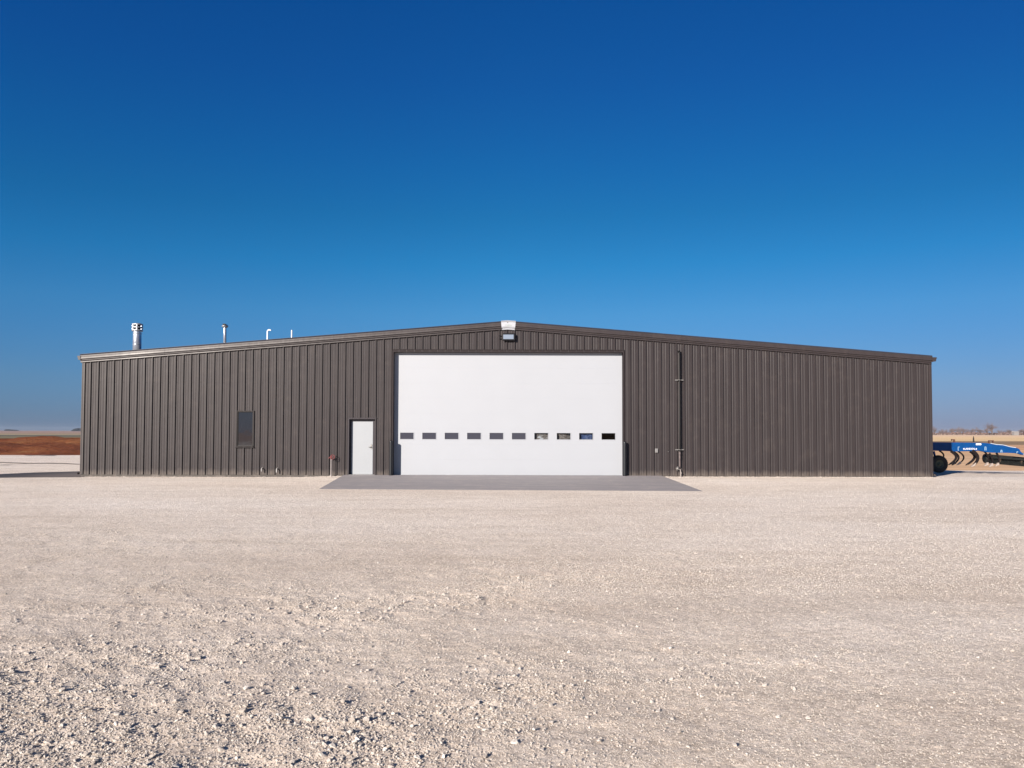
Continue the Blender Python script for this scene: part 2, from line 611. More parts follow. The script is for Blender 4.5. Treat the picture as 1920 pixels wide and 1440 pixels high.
def np_mesh(name, co, quads, mat, smooth=True):
    me = bpy.data.meshes.new(name)
    me.vertices.add(len(co)); me.vertices.foreach_set('co', co.astype(np.float32).ravel())
    me.loops.add(quads.size); me.loops.foreach_set('vertex_index', quads.astype(np.int32).ravel())
    me.polygons.add(len(quads))
    me.polygons.foreach_set('loop_start', np.arange(0, quads.size, 4, dtype=np.int32))
    me.polygons.foreach_set('use_smooth', np.full(len(quads), smooth))
    me.materials.append(mat)
    me.update(calc_edges=True); me.validate()
    o = bpy.data.objects.new(name, me)
    COL.objects.link(o)
    return o


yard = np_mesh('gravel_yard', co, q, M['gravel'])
tag(yard, kind='structure')

# farmland to the horizon
gx = np.array([-3400, -2000, -900, -300, -140, -80, -40, 0, 40, 80, 140, 300, 900, 2000, 3400.])
gy = np.array([-1000, -500, -200, -61, 0, 30, 40, 50, 60, 70, 85, 100, 140, 200, 300, 600, 1200, 2000, 3400.])
GX, GY = np.meshgrid(gx, gy)
gco = np.stack([GX, GY, np.full_like(GX, -.47)], -1).reshape(-1, 3)
gi = np.arange(GX.size).reshape(GX.shape)
gq = np.stack([gi[:-1, :-1], gi[:-1, 1:], gi[1:, 1:], gi[1:, :-1]], -1).reshape(-1, 4)
tag(np_mesh('ground', gco, gq, M['field']), kind='structure')

# low bank of red earth left of the building
bx = np.linspace(-120, 6, 260); by = np.linspace(58, 100, 70)
BXg, BYg = np.meshgrid(bx, by)
t = (BYg - 58) / 42
prof = np.sin(np.clip(t * 1.0, 0, 1) * math.pi) ** .7
hh = .92 + .34 * fbm(BXg * .06 + 3, BYg * .08, 3, 41) + .35 * np.exp(-((BXg + 50) / 5) ** 2) + .18 * np.exp(-((BXg + 42) / 6) ** 2)
bz = -.52 + np.clip(prof, 0, 1) * np.clip(hh, .2, 2) + .16 * fbm(BXg * .45, BYg * .45, 4, 44) * prof
bco = np.stack([BXg, BYg, bz], -1).reshape(-1, 3)
bi = np.arange(BXg.size).reshape(BXg.shape)
bq = np.stack([bi[:-1, :-1], bi[:-1, 1:], bi[1:, 1:], bi[1:, :-1]], -1).reshape(-1, 4)
tag(np_mesh('dirt_bank', bco, bq, M['soil']), kind='structure')

# concrete apron in front of the big door: a slab with a real edge
A = [G(640, 891.5, 0.0), G(1246, 893.5, 0.0), G(1318, 921, -.150), G(598, 917, -.150)]
A[0].y = A[1].y = WY - .02
mb = MB()
# subdivide in three bays, with narrow joints
def lerp(a, b, t): return a + (b - a) * t
bays = [0, 1]
for i in range(1):
    u0, u1 = bays[i] + (.0008 if i else 0), bays[i + 1] - 0
    c4 = [lerp(A[0], A[1], u0), lerp(A[0], A[1], u1), lerp(A[3], A[2], u1), lerp(A[3], A[2], u0)]
    top = [Vector((c.x, c.y, c.z + .0)) for c in c4]
    bot = [Vector((c.x, c.y, c.z - .2)) for c in c4]
    mb.add(top + bot, [(3, 2, 1, 0), (0, 1, 5, 4), (1, 2, 6, 5), (2, 3, 7, 6), (3, 0, 4, 7)])
tag(mb.build('concrete_apron', M['concrete']), kind='structure')

# grey ground strip left of the building, darker and bluer towards its left end
mb = MB()
pts = [G(158, 880, -.03), G(60, 884, -.05), G(-60, 891, -.07), G(-60, 897, -.10), G(60, 895, -.09), G(158, 893.5, -.07)]
for p_ in pts: p_.z = float(gravel_base(p_.x, p_.y)) + .012
mb.add([(p.x, p.y, p.z) for p in pts], [(5, 4, 1, 0), (4, 3, 2, 1)])
k = NT('dark_grey_ground')
sx = k.n('ShaderNodeSeparateXYZ'); k.l(k.tc.outputs['Object'], sx.inputs[0])
nz = k.noise(1.2, 6, k.mapping((.4, 1.5, 1)))
tx = k.math('ADD', k.math('MULTIPLY_ADD', sx.outputs[0], .30, 6.2), k.math('MULTIPLY', nz, .5))
k.color(k.ramp(tx, [(0, (.035, .037, .05)), (.5, (.075, .068, .07)), (1.0, (.16, .135, .125))]))
M['path_grey'] = k.done(.9, 0, k.bump(nz, .4, .01), .2)
tag(mb.build('side_path', M['path_grey']), kind='structure')

# thin dark wheel ruts across the gravel at the far left
def rut(name, pxs, w):
    mb = MB()
    pts = [G(a, b, -.15) for a, b in pxs]
    vv = []
    for i, p in enumerate(pts):
        z = float(gravel_base(p.x, p.y))
        ww = w * (0.25 + .75 * math.sin(math.pi * min(1, max(0, (i + .4) / (len(pts) - .2)))))
        vv += [(p.x, p.y - ww / 2, z + .02), (p.x, p.y + ww / 2, z + .028)]
    mb.add(vv, [(2 * i, 2 * i + 2, 2 * i + 3, 2 * i + 1) for i in range(len(pts) - 1)])
    tag(mb.build(name, M['rut']), kind='structure')
rut('wheel_rut', [(48, 854.6), (60, 855), (75, 854.6), (90, 855), (104, 855.4)], 1.0)
rut('wheel_rut', [(-40, 875), (0, 873.5), (20, 873), (40, 871.5), (60, 870.3), (90, 869.8), (120, 870.4), (150, 872)], .55)
rut('wheel_rut', [(-40, 867), (0, 868.2), (25, 869.2), (50, 870), (70, 870.3)], .35)

# ------------------------------------------------------------------ loose stones (stuff)
rng = np.random.default_rng(11)
src = bpy.data.collections.new('pebble_shapes')
import bmesh
for i in range(8):
    bm = bmesh.new()
    bmesh.ops.create_icosphere(bm, subdivisions=2 if i < 4 else 1, radius=1.0)
    sc_ = Vector((1, random.uniform(.65, .95), random.uniform(.5, .75)))
    planes = [(Vector((random.gauss(0, 1), random.gauss(0, 1), random.gauss(0, 1))).normalized(), random.uniform(.55, .85)) for _ in range(9)]
    for v in bm.verts:
        for n_, d_ in planes:
            e = v.co.dot(n_) - d_
            if e > 0: v.co -= n_ * e
        v.co += v.normal * .06 * random.gauss(0, 1)
        v.co = Vector((v.co.x * sc_.x, v.co.y * sc_.y, v.co.z * sc_.z))
    me = bpy.data.meshes.new('pebble_shape'); bm.to_mesh(me); bm.free()
    me.materials.append(M['stone'])
    o = bpy.data.objects.new('pebble_shape_%02d' % i, me)
    src.objects.link(o)

PX_, PY_, PS_ = [], [], []
def scatter(n, y0, y1, smin, smax, keep, pw=2.2, dens='rough'):
    # uniform in log distance so that detail follows the picture
    u = rng.random(n)
    yy = y0 * (y1 / y0) ** u if dens != 'uniform' else y0 + (y1 - y0) * u
    xx = (rng.random(n) * 2 - 1) * (yy * .74 + 1.2)
    m = rough_map(xx, yy)
    ok = rng.random(n) < keep + (1 - keep) * m ** 1.2
    s = smin + (smax - smin) * rng.random(n) ** pw
    s = s * (.80 + .36 * m)
    tt = np.clip((WY - yy) / (WY - A[3].y), 0, 1)
    xl = A[0].x + (A[3].x - A[0].x) * tt; xr = A[1].x + (A[2].x - A[1].x) * tt
    spill = .10 * rng.random(n) ** 2
    out = (yy > A[3].y + spill) & (xx > xl + spill) & (xx < xr - spill)
    out |= (yy > WY - .05)
    ok &= ~out
    PX_.append(xx[ok]); PY_.append(yy[ok]); PS_.append(s[ok])
scatter(220000, 3.2, 17, .0035, .008, .28, 1.4)
scatter(100000, 3.2, 18, .006, .013, .13, 2.0)
scatter(9000, 3.2, 18, .012, .025, .10, 2.5)
scatter(150000, 9, 30.5, .005, .013, .55, 3.0)
scatter(60, 3.2, 12, .026, .036, .05, 2.5)
nd_ = 5000
xx = BX0 + (BX1 - BX0) * rng.random(nd_); yy = WY - .05 - .5 * rng.random(nd_) ** 2
ok = (xx < A[0].x) | (xx > A[1].x)
PX_.append(xx[ok]); PY_.append(yy[ok]); PS_.append((.008 + .016 * rng.random(nd_) ** 3)[ok])
px_ = np.concatenate(PX_); py_ = np.concatenate(PY_); ps_ = np.concatenate(PS_)
n = len(px_)
print('stones', n)
gz = gravel_base(px_, py_)
rr_ = rough_map(px_, py_)
fine_ = smoothstep(1.5, 2.6, py_) * smoothstep(26, 12, py_) * smoothstep(14, 10, np.abs(px_))
gz = gz + fine_ * ((.30 + .9 * rr_) * .012 * fbm(px_ * 2.6, py_ * 2.6, 3, 8) + (.12 + 1.0 * rr_) * .0090 * fbm(px_ * 11, py_ * 11, 3, 12))
sink = .05 + .35 * rng.random(n)
me = bpy.data.meshes.new('loose_stones')
me.vertices.add(n)
me.vertices.foreach_set('co', np.stack([px_, py_, gz + ps_ * (.45 - sink)], -1).astype(np.float32).ravel())
rot = np.stack([rng.normal(0, .35, n), rng.normal(0, .35, n), rng.random(n) * 6.283], -1)
for nm, typ, arr, key in (('rot', 'FLOAT_VECTOR', rot, 'vector'), ('scl', 'FLOAT', ps_, 'value'), ('tone', 'FLOAT', rng.beta(2.2, 2.0, n), 'value')):
    a = me.attributes.new(nm, typ, 'POINT')
    a.data.foreach_set(key, arr.astype(np.float32).ravel())
a = me.attributes.new('kind_index', 'INT', 'POINT')
big = ps_ > .018
ki = np.where(big, rng.integers(0, 4, n), rng.integers(4, 8, n))
a.data.foreach_set('value', ki.astype(np.int32))
me.update()
stones = bpy.data.objects.new('loose_stones', me)
COL.objects.link(stones)
tag(stones, 'pale crushed limestone pebbles lying loose on the yard', kind='stuff')
me.materials.append(M['stone'])
ng = bpy.data.node_groups.new('stone_scatter', 'GeometryNodeTree')
ng.interface.new_socket('Geometry', in_out='INPUT', socket_type='NodeSocketGeometry')
ng.interface.new_socket('Geometry', in_out='OUTPUT', socket_type='NodeSocketGeometry')
gi_ = ng.nodes.new('NodeGroupInput'); go_ = ng.nodes.new('NodeGroupOutput')
iop = ng.nodes.new('GeometryNodeInstanceOnPoints')
ci = ng.nodes.new('GeometryNodeCollectionInfo')
ci.inputs['Collection'].default_value = src
ci.inputs['Separate Children'].default_value = True
ci.inputs['Reset Children'].default_value = True
iop.inputs['Pick Instance'].default_value = True
def na(name, typ):
    nd = ng.nodes.new('GeometryNodeInputNamedAttribute'); nd.data_type = typ
    nd.inputs['Name'].default_value = name
    return nd.outputs[0]
ng.links.new(gi_.outputs[0], iop.inputs['Points'])
ng.links.new(ci.outputs[0], iop.inputs['Instance'])
ng.links.new(na('kind_index', 'INT'), iop.inputs['Instance Index'])
ng.links.new(na('rot', 'FLOAT_VECTOR'), iop.inputs['Rotation'])
ng.links.new(na('scl', 'FLOAT'), iop.inputs['Scale'])
ng.links.new(iop.outputs[0], go_.inputs[0])
md = stones.modifiers.new('scatter', 'NODES'); md.node_group = ng

# ------------------------------------------------------------------ the building
ridge = P(952, 601.5, WY - .1)
eaveL = P(157, 663.5, WY - .1)
eaveR = P(1745, 666.5, WY - .1)
RX, RZ = ridge.x, ridge.z


def roof_z(x):
    if x < RX:
        return RZ + (eaveL.z - RZ) * (RX - x) / (RX - eaveL.x)
    return RZ + (eaveR.z - RZ) * (x - RX) / (eaveR.x - RX)


DEPTH = 26.0
PITCHX = 0.3063
x_rib0 = P(950.4, 700, WY).x
bld = empty('steel_building', (0, WY, 0))
tag(bld, 'wide low dark brown ribbed steel shop building with a big white overhead door', 'building')

# openings (x0, x1, z0, z1)
OD0, OD1 = P(737.5, 760, WY).x, P(1168, 760, WY).x
ODT = P(952, 660.5, WY).z
ED0, ED1 = P(654.5, 850, WY).x, P(703, 850, WY).x
EDT = P(680, 786, WY).z
W0, W1 = P(444.5, 800, WY).x, P(475.5, 800, WY).x
WB, WT = P(460, 837, WY).z, P(460, 771.5, WY).z
openings = [(OD0, OD1, -1, ODT), (ED0, ED1, -1, EDT), (W0, W1, WB, WT)]

REL = [(-.042, 0), (-.018, .046), (.014, .046), (.030, 0), (.080, 0), (.094, .0065), (.104, .0065), (.116, 0),
       (.178, 0), (.192, .0065), (.202, .0065), (.214, 0)]


def profile(x0, x1, origin):
    pts = []
    k0 = math.floor((x0 - origin) / PITCHX) - 1
    k1 = math.ceil((x1 - origin) / PITCHX) + 1
    for k_ in range(k0, k1):
        for dx, h in REL:
            pts.append((origin + k_ * PITCHX + dx, h))
    def hh(x):
        for (a, ha), (b, hb) in zip(pts, pts[1:]):
            if a <= x <= b:
                return ha + (hb - ha) * (x - a) / (b - a) if b > a else ha
        return 0
    res = [(x0, hh(x0))] + [p for p in pts if x0 + 1e-4 < p[0] < x1 - 1e-4] + [(x1, hh(x1))]
    return res, hh


pr, hfun = profile(BX0, BX1, x_rib0)
extra = []
for o_ in openings:
    for xv in (o_[0], o_[1]):
        extra.append((xv, hfun(xv)))
extra.append((RX, hfun(RX)))
pr = sorted(set([(round(a, 5), h) for a, h in pr + extra]))
mb = MB()
for (xa, ha), (xb, hb) in zip(pr, pr[1:]):
    if xb - xa < 1e-4: continue
    xm = (xa + xb) / 2
    zt = lambda x_: roof_z(x_) - .22
    spans = [(0.0, None)]
    for (o0, o1, z0, z1) in openings:
        if o0 < xm < o1:
            spans = []
            if z0 > 0: spans.append((0.0, z0))
            spans.append((z1, None))
    for (s0, s1) in spans:
        za1 = zt(xa) if s1 is None else s1
        zb1 = zt(xb) if s1 is None else s1
        mb.quad((xa, WY - ha, s0), (xb, WY - hb, s0), (xb, WY - hb, zb1), (xa, WY - ha, za1))
# rows of screws at the girts
for zz in (.25, 2.25, 3.65, 4.55, 5.3):
    kx = math.floor((BX0 - x_rib0) / PITCHX) + 1
    while True:
        xx = x_rib0 + kx * PITCHX + .06
        kx += 1
        if xx > BX1: break
        if zz > roof_z(xx) - .4: continue
        if any(o0 - .05 < xx < o1 + .05 and z0 < zz < z1 + .15 for (o0, o1, z0, z1) in openings): continue
        zz_ = zz + random.uniform(-.012, .012)
        mb.box(xx - .008, xx + .008, WY - .010, WY - .0005, zz_ - .008, zz_ + .008)
wall = mb.build('front_wall', M['siding'], bld)

# side and back walls
def side_wall(name, x, sgn):
    prs, _ = profile(WY + .05, WY + DEPTH, WY + .1)
    m_ = MB()
    zt_ = roof_z(x) - .1
    for (a, ha), (b, hb) in zip(prs, prs[1:]):
        vs4 = [(x + sgn * ha, a, 0), (x + sgn * hb, b, 0), (x + sgn * hb, b, zt_), (x + sgn * ha, a, zt_)]
        m_.quad(*(vs4 if sgn > 0 else vs4[::-1]))
    return m_.build(name, M['siding'], bld)
side_wall('side_wall', BX0 + .04, -1)
side_wall('side_wall', BX1 - .04, 1)
mb = MB()
yb = WY + DEPTH
mb.add([(BX0, yb, 0), (BX1, yb, 0), (BX1, yb, roof_z(BX1) - .1), (RX, yb, RZ - .1), (BX0, yb, roof_z(BX0) - .1)], [(4, 3, 2, 1, 0)])
mb.build('back_wall', M['siding'], bld)

# foundation: visible grey concrete curb under the siding
mb = MB()
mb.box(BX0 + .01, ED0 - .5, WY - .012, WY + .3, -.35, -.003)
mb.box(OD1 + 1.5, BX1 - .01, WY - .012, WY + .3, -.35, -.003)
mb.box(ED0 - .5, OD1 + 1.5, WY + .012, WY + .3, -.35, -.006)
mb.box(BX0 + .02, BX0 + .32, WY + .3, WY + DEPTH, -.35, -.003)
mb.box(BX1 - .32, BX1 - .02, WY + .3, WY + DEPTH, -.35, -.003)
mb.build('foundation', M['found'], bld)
# dark floor inside
mb = MB(); mb.box(BX0 + .4, BX1 - .4, WY + .35, WY + DEPTH - .1, -.2, -.02)
mb.build('floor_slab', M['inside'], bld)

# roof planes, with thickness
def roof_plane(x0, x1):
    m_ = MB()
    z0, z1 = roof_z(x0), roof_z(x1)
    y0, y1 = WY - .06, WY + DEPTH + .1
    v = [(x0, y0, z0 - .03), (x1, y0, z1 - .03), (x1, y1, z1 - .03), (x0, y1, z0 - .03),
         (x0, y0, z0 - .10), (x1, y0, z1 - .10), (x1, y1, z1 - .10), (x0, y1, z0 - .10)]
    m_.add(v, [(0, 1, 2, 3), (7, 6, 5, 4), (0, 4, 5, 1), (1, 5, 6, 2), (2, 6, 7, 3), (3, 7, 4, 0)])
    # standing seams running down the slope
    yy = y0 + .3
    while yy < y1 - .1:
        a, b = z0 - .032, z1 - .032
        m_.add([(x0, yy, a), (x1, yy, b), (x1, yy + .02, b), (x0, yy + .02, a), (x0, yy, a + .05), (x1, yy, b + .05), (x1, yy + .02, b + .05), (x0, yy + .02, a + .05)],
               [(4, 5, 6, 7), (0, 1, 5, 4), (2, 3, 7, 6), (1, 2, 6, 5), (3, 0, 4, 7)])
        yy += .6
    return m_.build('roof', M['roof'], bld)
roofL = roof_plane(BX0 - .05, RX)
roofR = roof_plane(RX + .001, BX1 + .05)

# rake trim: moulded profile extruded along each slope (d = outwards, z = below the roof line)
RAKE = [(.036, -.335), (.070, -.335), (.080, -.325), (.074, -.290), (.058, -.284), (.058, -.268), (.096, -.262), (.098, -.248), (.090, -.222),
        (.078, -.216), (.080, -.204), (.118, -.196), (.118, -.178), (.110, -.125), (.107, -.120), (.107, -.112), (.111, -.106), (.108, -.052), (.104, -.046)]
EDGE = [(.100, -.046), (.138, -.006), (.138, .0), (-.05, .0), (-.05, -.02), (.09, -.046)]


def extrude_profile(prof_, x0, x1, mat, name, closed=True, cuts=True, parent=None):
    m_ = MB()
    pr_ = prof_ + ([(-.0, -.046), (.0, -.335)] if closed == 'rake' else [])
    secs = [x0]
    if cuts:
        L = x1 - x0
        nseg = 5
        for i in range(1, nseg): secs.append(x0 + L * i / nseg)
    secs.append(x1)
    for a, b in zip(secs, secs[1:]):
        b_ = b - .004 * (1 if b > a else -1)
        va = [(a, WY - d, roof_z(a) + z) for d, z in pr_]
        vb = [(b_, WY - d, roof_z(b_) + z) for d, z in pr_]
        n_ = len(pr_)
        m_.add(va + vb, [(i, (i + 1) % n_, (i + 1) % n_ + n_, i + n_) for i in range(n_)] + [tuple(range(n_)), tuple(reversed(range(n_, 2 * n_)))])
    return m_.build(name, mat, parent or bld)


cap0, cap1 = P(941, 610, WY - .12).x, P(965.5, 610, WY - .12).x
for (a, b) in ((BX0 - .06, cap0 + .02), (BX1 + .0, cap1 - .02)):
    rk = extrude_profile(RAKE, a, b, M['trim'], 'rake_trim', 'rake')
    extrude_profile(EDGE, a, b, M['edge'], 'roof_edge', True, False, rk)

# white peak cap over the joint, follows both slopes, flares slightly towards the top
m_ = MB()
cp = [(.040, -.345), (.074, -.345), (.082, -.325), (.064, -.312), (.064, -.290), (.096, -.272), (.124, -.22), (.114, -.10), (.112, -.05), (.150, .004), (.150, .012), (-.05, .012)]
def capsec(x_, fl):
    return [(x_ + fl * (.0 + (z + .345) * .10), WY - d, roof_z(x_) + z) for d, z in cp]
secs = [capsec(cap0, -1), capsec(RX, 0), capsec(cap1, 1)]
n_ = len(cp)
m_.add([v for s in secs for v in s], [(j * n_ + i, j * n_ + i + 1, (j + 1) * n_ + i + 1, (j + 1) * n_ + i) for j in range(2) for i in range(n_ - 1)] + [tuple(range(n_)), tuple(reversed(range(2 * n_, 3 * n_)))])
pc = m_.build('peak_cap', M['whitecap'], bld)
m_ = MB()
random.seed(5)
xx = cap0 + .12
while xx < cap1 - .13:
    w_ = random.uniform(.018, .034)
    zc = roof_z(xx) - .175
    m_.box(xx, xx + .007, WY - .127, WY - .124, zc - .025, zc + .025)
    m_.box(xx + .007, xx + w_, WY - .127, WY - .124, zc + random.choice([-.025, -.004, .018]), zc + random.choice([-.018, .004, .025]))
    xx += w_ + .012
m_.build('lettering', M['ink'], pc)
m_ = MB(); m_.box(RX - .02, RX + .012, WY - .128, WY - .122, RZ - .085, RZ - .05, .004)
m_.build('cap_clip', M['grey'], pc)

# gutters along both eaves, with end caps
def gutter(x, sgn, zt_, w_):
    gp = [(0, 0), (w_, 0.0), (w_ + .01, -.03), (w_ - .015, -.085), (w_ - .03, -.16), (0, -.16), (0, -.15), (w_ - .04, -.15), (w_ - .02, -.03), (.0, -.03)]
    m_ = MB()
    poly = [(x + sgn * a, zt_ + b) for a, b in gp]
    if sgn < 0: poly = poly[::-1]
    m_.prism(poly, WY - .12, WY + DEPTH)
    cap_ = [(x + sgn * a, zt_ + b) for a, b in gp[:6]]
    if sgn < 0: cap_ = cap_[::-1]
    m_.prism(cap_, WY - .128, WY - .121)
    return m_.build('gutter', M['trim'], bld)
gL = gutter(BX0 - .035, -1, roof_z(BX0) - .07, .12)
gR = gutter(BX1 + .0, 1, roof_z(BX1) - .07, .17)

# corner trims and downspouts round the corners
for x_, sg in ((BX0, -1), (BX1, 1)):
    m_ = MB()
    ztop = roof_z(x_) - .25
    m_.box(x_ + sg * .012, x_ - sg * .10, WY - .040, WY - .036, 0, ztop)
    m_.box(x_ + sg * .012, x_ + sg * .008, WY - .036, WY + .12, 0, ztop)
    m_.build('corner_trim', M['trim'], bld)
    m_ = MB()
    dx = x_ + sg * .055
    m_.box(dx - .038, dx + .038, WY + .20, WY + .28, .22, ztop + .0, .006)
    kick = [(dx, WY + .24, .26), (dx, WY + .24, .16), (dx + sg * .03, WY + .20, .08), (dx + sg * .13, WY + .10, .015)]
    m_.tube(kick, .045, 6)
    for zz in (.9, 3.0):
        m_.box(dx - .05, dx + .05, WY + .19, WY + .29, zz, zz + .03)
    m_.build('downspout', M['trim'], bld)

# ------------------------------------------------------------------ overhead door
DY = WY + .20
od = MB()
ndz = 8
H = ODT + .05
x0, x1 = OD0 - .12, OD1 + .12
# pane rectangles
pane_px = [(750.5, 775.5), (792, 817.5), (834, 859.5), (876, 901.5), (918, 943.5), (960, 985.5), (1002, 1027.5), (1044, 1069.5), (1086, 1111.5), (1128, 1153.5)]
pz0, pz1 = P(960, 823.8, DY).z, P(960, 811.8, DY).z
prects = [(P(a, 818, DY).x, P(b, 818, DY).x) for a, b in pane_px]
sec = .61
zs_ = [.0]
while zs_[-1] + sec < H: zs_.append(zs_[-1] + sec)
zs_.append(H)
for a, b in zip(zs_, zs_[1:]):
    lo, hi = a + .0004, b - .0004
    if a < (pz0 + pz1) / 2 < b:
        od.box(x0, x1, DY, DY + .05, lo, pz0)
        od.box(x0, x1, DY, DY + .05, pz1, hi)
        xx = x0
        for (p0, p1) in prects:
            od.box(xx, p0, DY, DY + .05, pz0, pz1); xx = p1
        od.box(xx, x1, DY, DY + .05, pz0, pz1)
    else:
        od.box(x0, x1, DY, DY + .05, lo, hi)
odo = od.build('overhead_door', M['door'], bld)
m_ = MB()
for a in zs_[1:-1]:
    m_.box(x0, x1, DY + .010, DY + .02, a - .003, a + .005)
m_.box(x0, x1, DY - .01, DY + .04, -.02, .02)
m_.build('door_seal', simple('light_seal', (.300, .317, .345), .6), odo)
for ip, (p0, p1) in enumerate(prects):
    m_ = MB(); m_.box(p0, p1, DY + .012, DY + .03, pz0, pz1)
    po = m_.build('pane', M['pane_grey'] if ip < 6 else M['pane_clear'], odo)
    if ip >= 6: po['label'] = 'clear pane with the dim inside showing through'
    if ip == 5: po['label'] = 'grey pane with a darker lower left part'
    m_ = MB(); f_ = .022
    for q_ in ((p0 - f_, p0, pz0 - f_, pz1 + f_), (p1, p1 + f_, pz0 - f_, pz1 + f_), (p0, p1, pz1, pz1 + f_), (p0, p1, pz0 - f_, pz0)):
        m_.box(q_[0], q_[1], DY - .009, DY - .001, q_[2], q_[3], .002)
    m_.build('pane_frame', M['door'], odo)

# plain lumpy loads put inside, seen through the clear panes
def lumpy(name, x0_, x1_, y_, z0_, z1_, mat, label, cat, seed, amp=.05):
    nx_, nz_ = 26, 30
    vv, ff = [], []
    for j in range(nz_ + 1):
        for i in range(nx_ + 1):
            xx_ = x0_ + (x1_ - x0_) * i / nx_; zz_ = z0_ + (z1_ - z0_) * j / nz_
            d_ = amp * (noise.noise(Vector((xx_ * 6, zz_ * 7, seed))) + .6 * noise.noise(Vector((xx_ * 17, zz_ * 19, seed))))
            e_ = .12 * (max(0, abs(2 * i / nx_ - 1) - .8) + max(0, abs(2 * j / nz_ - 1) - .8)) * 4
            vv.append((xx_, y_ - d_ + e_, zz_))
    ff = [(j * (nx_ + 1) + i, j * (nx_ + 1) + i + 1, (j + 1) * (nx_ + 1) + i + 1, (j + 1) * (nx_ + 1) + i) for j in range(nz_) for i in range(nx_)]
    m_ = MB(); m_.add(vv, ff, True)
    m_.box(x0_ + .02, x1_ - .02, y_ + .12, y_ + .7, z0_, z1_ - .02)
    o = m_.build(name, mat); tag(o, label, cat); return o


k = NT('tan_and_white_clutter')
vo = k.n('ShaderNodeTexVoronoi'); vo.inputs['Scale'].default_value = 9
k.l(k.mapping((1, 1, 1.6)), vo.inputs['Vector'])
sp_ = k.n('ShaderNodeSeparateColor'); k.l(vo.outputs['Color'], sp_.inputs[0])
k.color(k.ramp(sp_.outputs[0], [(0, (.10, .085, .075)), (.35, (.16, .138, .12)), (.7, (.19, .175, .16)), (.86, (.40, .40, .40))], 'CONSTANT'))
M['clutter'] = k.done(.7, 0, k.bump(k.noise(14, 4), .6, .03))
lumpy('stored_tan_load', prects[6][0] - .12, prects[7][1] + .0, DY + .13, -.02, 2.2, M['clutter'], 'mottled tan and white load behind the seventh and eighth panes of the big door', 'stored load', 3)
lumpy('stored_blue_load', prects[8][0] - .10, prects[8][1] + .06, DY + .14, -.02, 2.1, simple('blue_paint_inside', (.035, .06, .14), .5, 0, .5, 9), 'blue load behind the ninth pane of the big door', 'stored load', 8, .03)

# jambs and header of the opening
m_ = MB()
for xa, sg in ((OD0, 1), (OD1, -1)):
    m_.box(xa - sg * .055, xa + sg * .004, WY - .044, WY - .036, 0, ODT + .10)
    m_.box(xa - sg * .0, xa + sg * .004, WY - .036, DY - .001, 0, ODT)
m_.box(OD0 + .0045, OD1 - .0045, WY - .044, WY - .036, ODT - .005, ODT + .10)
m_.box(OD0 + .0045, OD1 - .0045, WY - .036, DY - .001, ODT - .005, ODT - .001)
m_.box(OD0 - .06, OD1 + .06, WY - .062, WY - .045, ODT + .085, ODT + .105)
m_.build('door_surround', M['jamb'], odo)

# ------------------------------------------------------------------ entry door
EY = WY + .13
e0, e1 = P(658.8, 840, EY).x, P(699.2, 840, EY).x
ez = P(680, 790.2, EY).z
ed = MB(); ed.box(e0, e1, EY, EY + .045, .015, ez, .003)
edo = ed.build('entry_door', M['leaf'], bld)
m_ = MB()
m_.box(ED0, e0 - .004, EY - .02, EY + .08, 0, EDT)
m_.box(e1 + .004, ED1, EY - .02, EY + .08, 0, EDT)
m_.box(e0 - .004, e1 + .004, EY - .02, EY + .08, ez + .004, EDT)
m_.box(ED0 - .045, ED0, WY - .042, EY - .021, 0, EDT + .05)
m_.box(ED1, ED1 + .045, WY - .042, EY - .021, 0, EDT + .05)
m_.box(ED0, ED1, WY - .042, EY - .021, EDT, EDT + .05)
m_.box(ED0 - .06, ED1 + .06, WY - .056, WY - .043, EDT + .045, EDT + .062)
m_.build('door_frame', simple('door_frame_paint', (.036, .031, .036), .5, 0, .08, 3, .05, .25), edo)
m_ = MB()
m_.box(e1 - .012, e1 - .004, EY - .021, EY - .0005, .02, ez)
m_.build('door_stop', M['leaf'], edo)
m_ = MB(); m_.box(ED0, ED1, WY - .06, EY - .02, -.02, .012)
m_.build('threshold', M['alu'], edo)
hx, hz = P(696.5, 838, EY).x, P(697, 838, EY).z
m_ = MB()
m_.box(hx - .03, hx + .03, EY - .012, EY, hz - .09, hz + .10, .004)
m_.tube([(hx, EY - .012, hz), (hx, EY - .06, hz), (hx - .02, EY - .065, hz), (hx - .12, EY - .06, hz - .006)], .011, 8)
m_.lathe((hx, EY - .012, hz + .065), [(0, -.012), (.018, -.010), (.02, 0)], 12, 'Y')
m_.build('handle', simple('satin_nickel', (.38, .36, .33), .35, .8), edo)

# ------------------------------------------------------------------ window
wi = MB()
fw = .032
zb, zt2 = WB, WT
for q_ in ((W0, W0 + fw, zb, zt2), (W1 - fw, W1, zb, zt2), (W0 + fw, W1 - fw, zt2 - fw, zt2), (W0 + fw, W1 - fw, zb, zb + fw)):
    wi.box(q_[0], q_[1], WY - .03, WY + .06, q_[2], q_[3], .004)
for q_ in ((W0 - .03, W0, zb - .03, zt2 + .03), (W1, W1 + .03, zb - .03, zt2 + .03), (W0, W1, zt2, zt2 + .03)):
    wi.box(q_[0], q_[1], WY - .044, WY - .001, q_[2], q_[3])
wio = wi.build('window', M['window_frame'], bld)
m_ = MB(); m_.box(W0 - .05, W1 + .05, WY - .075, WY - .03, zb - .052, zb - .031, .003)
m_.box(W0 - .03, W1 + .03, WY - .044, WY - .001, zb - .031, zb - .0005)
m_.build('sill', M['window_frame'], wio)
m_ = MB(); m_.box(W0 + fw, W1 - fw, WY + .01, WY + .02, zb + fw, zt2 - fw)
m_.build('pane', M['pane_win'], wio)
m_ = MB()
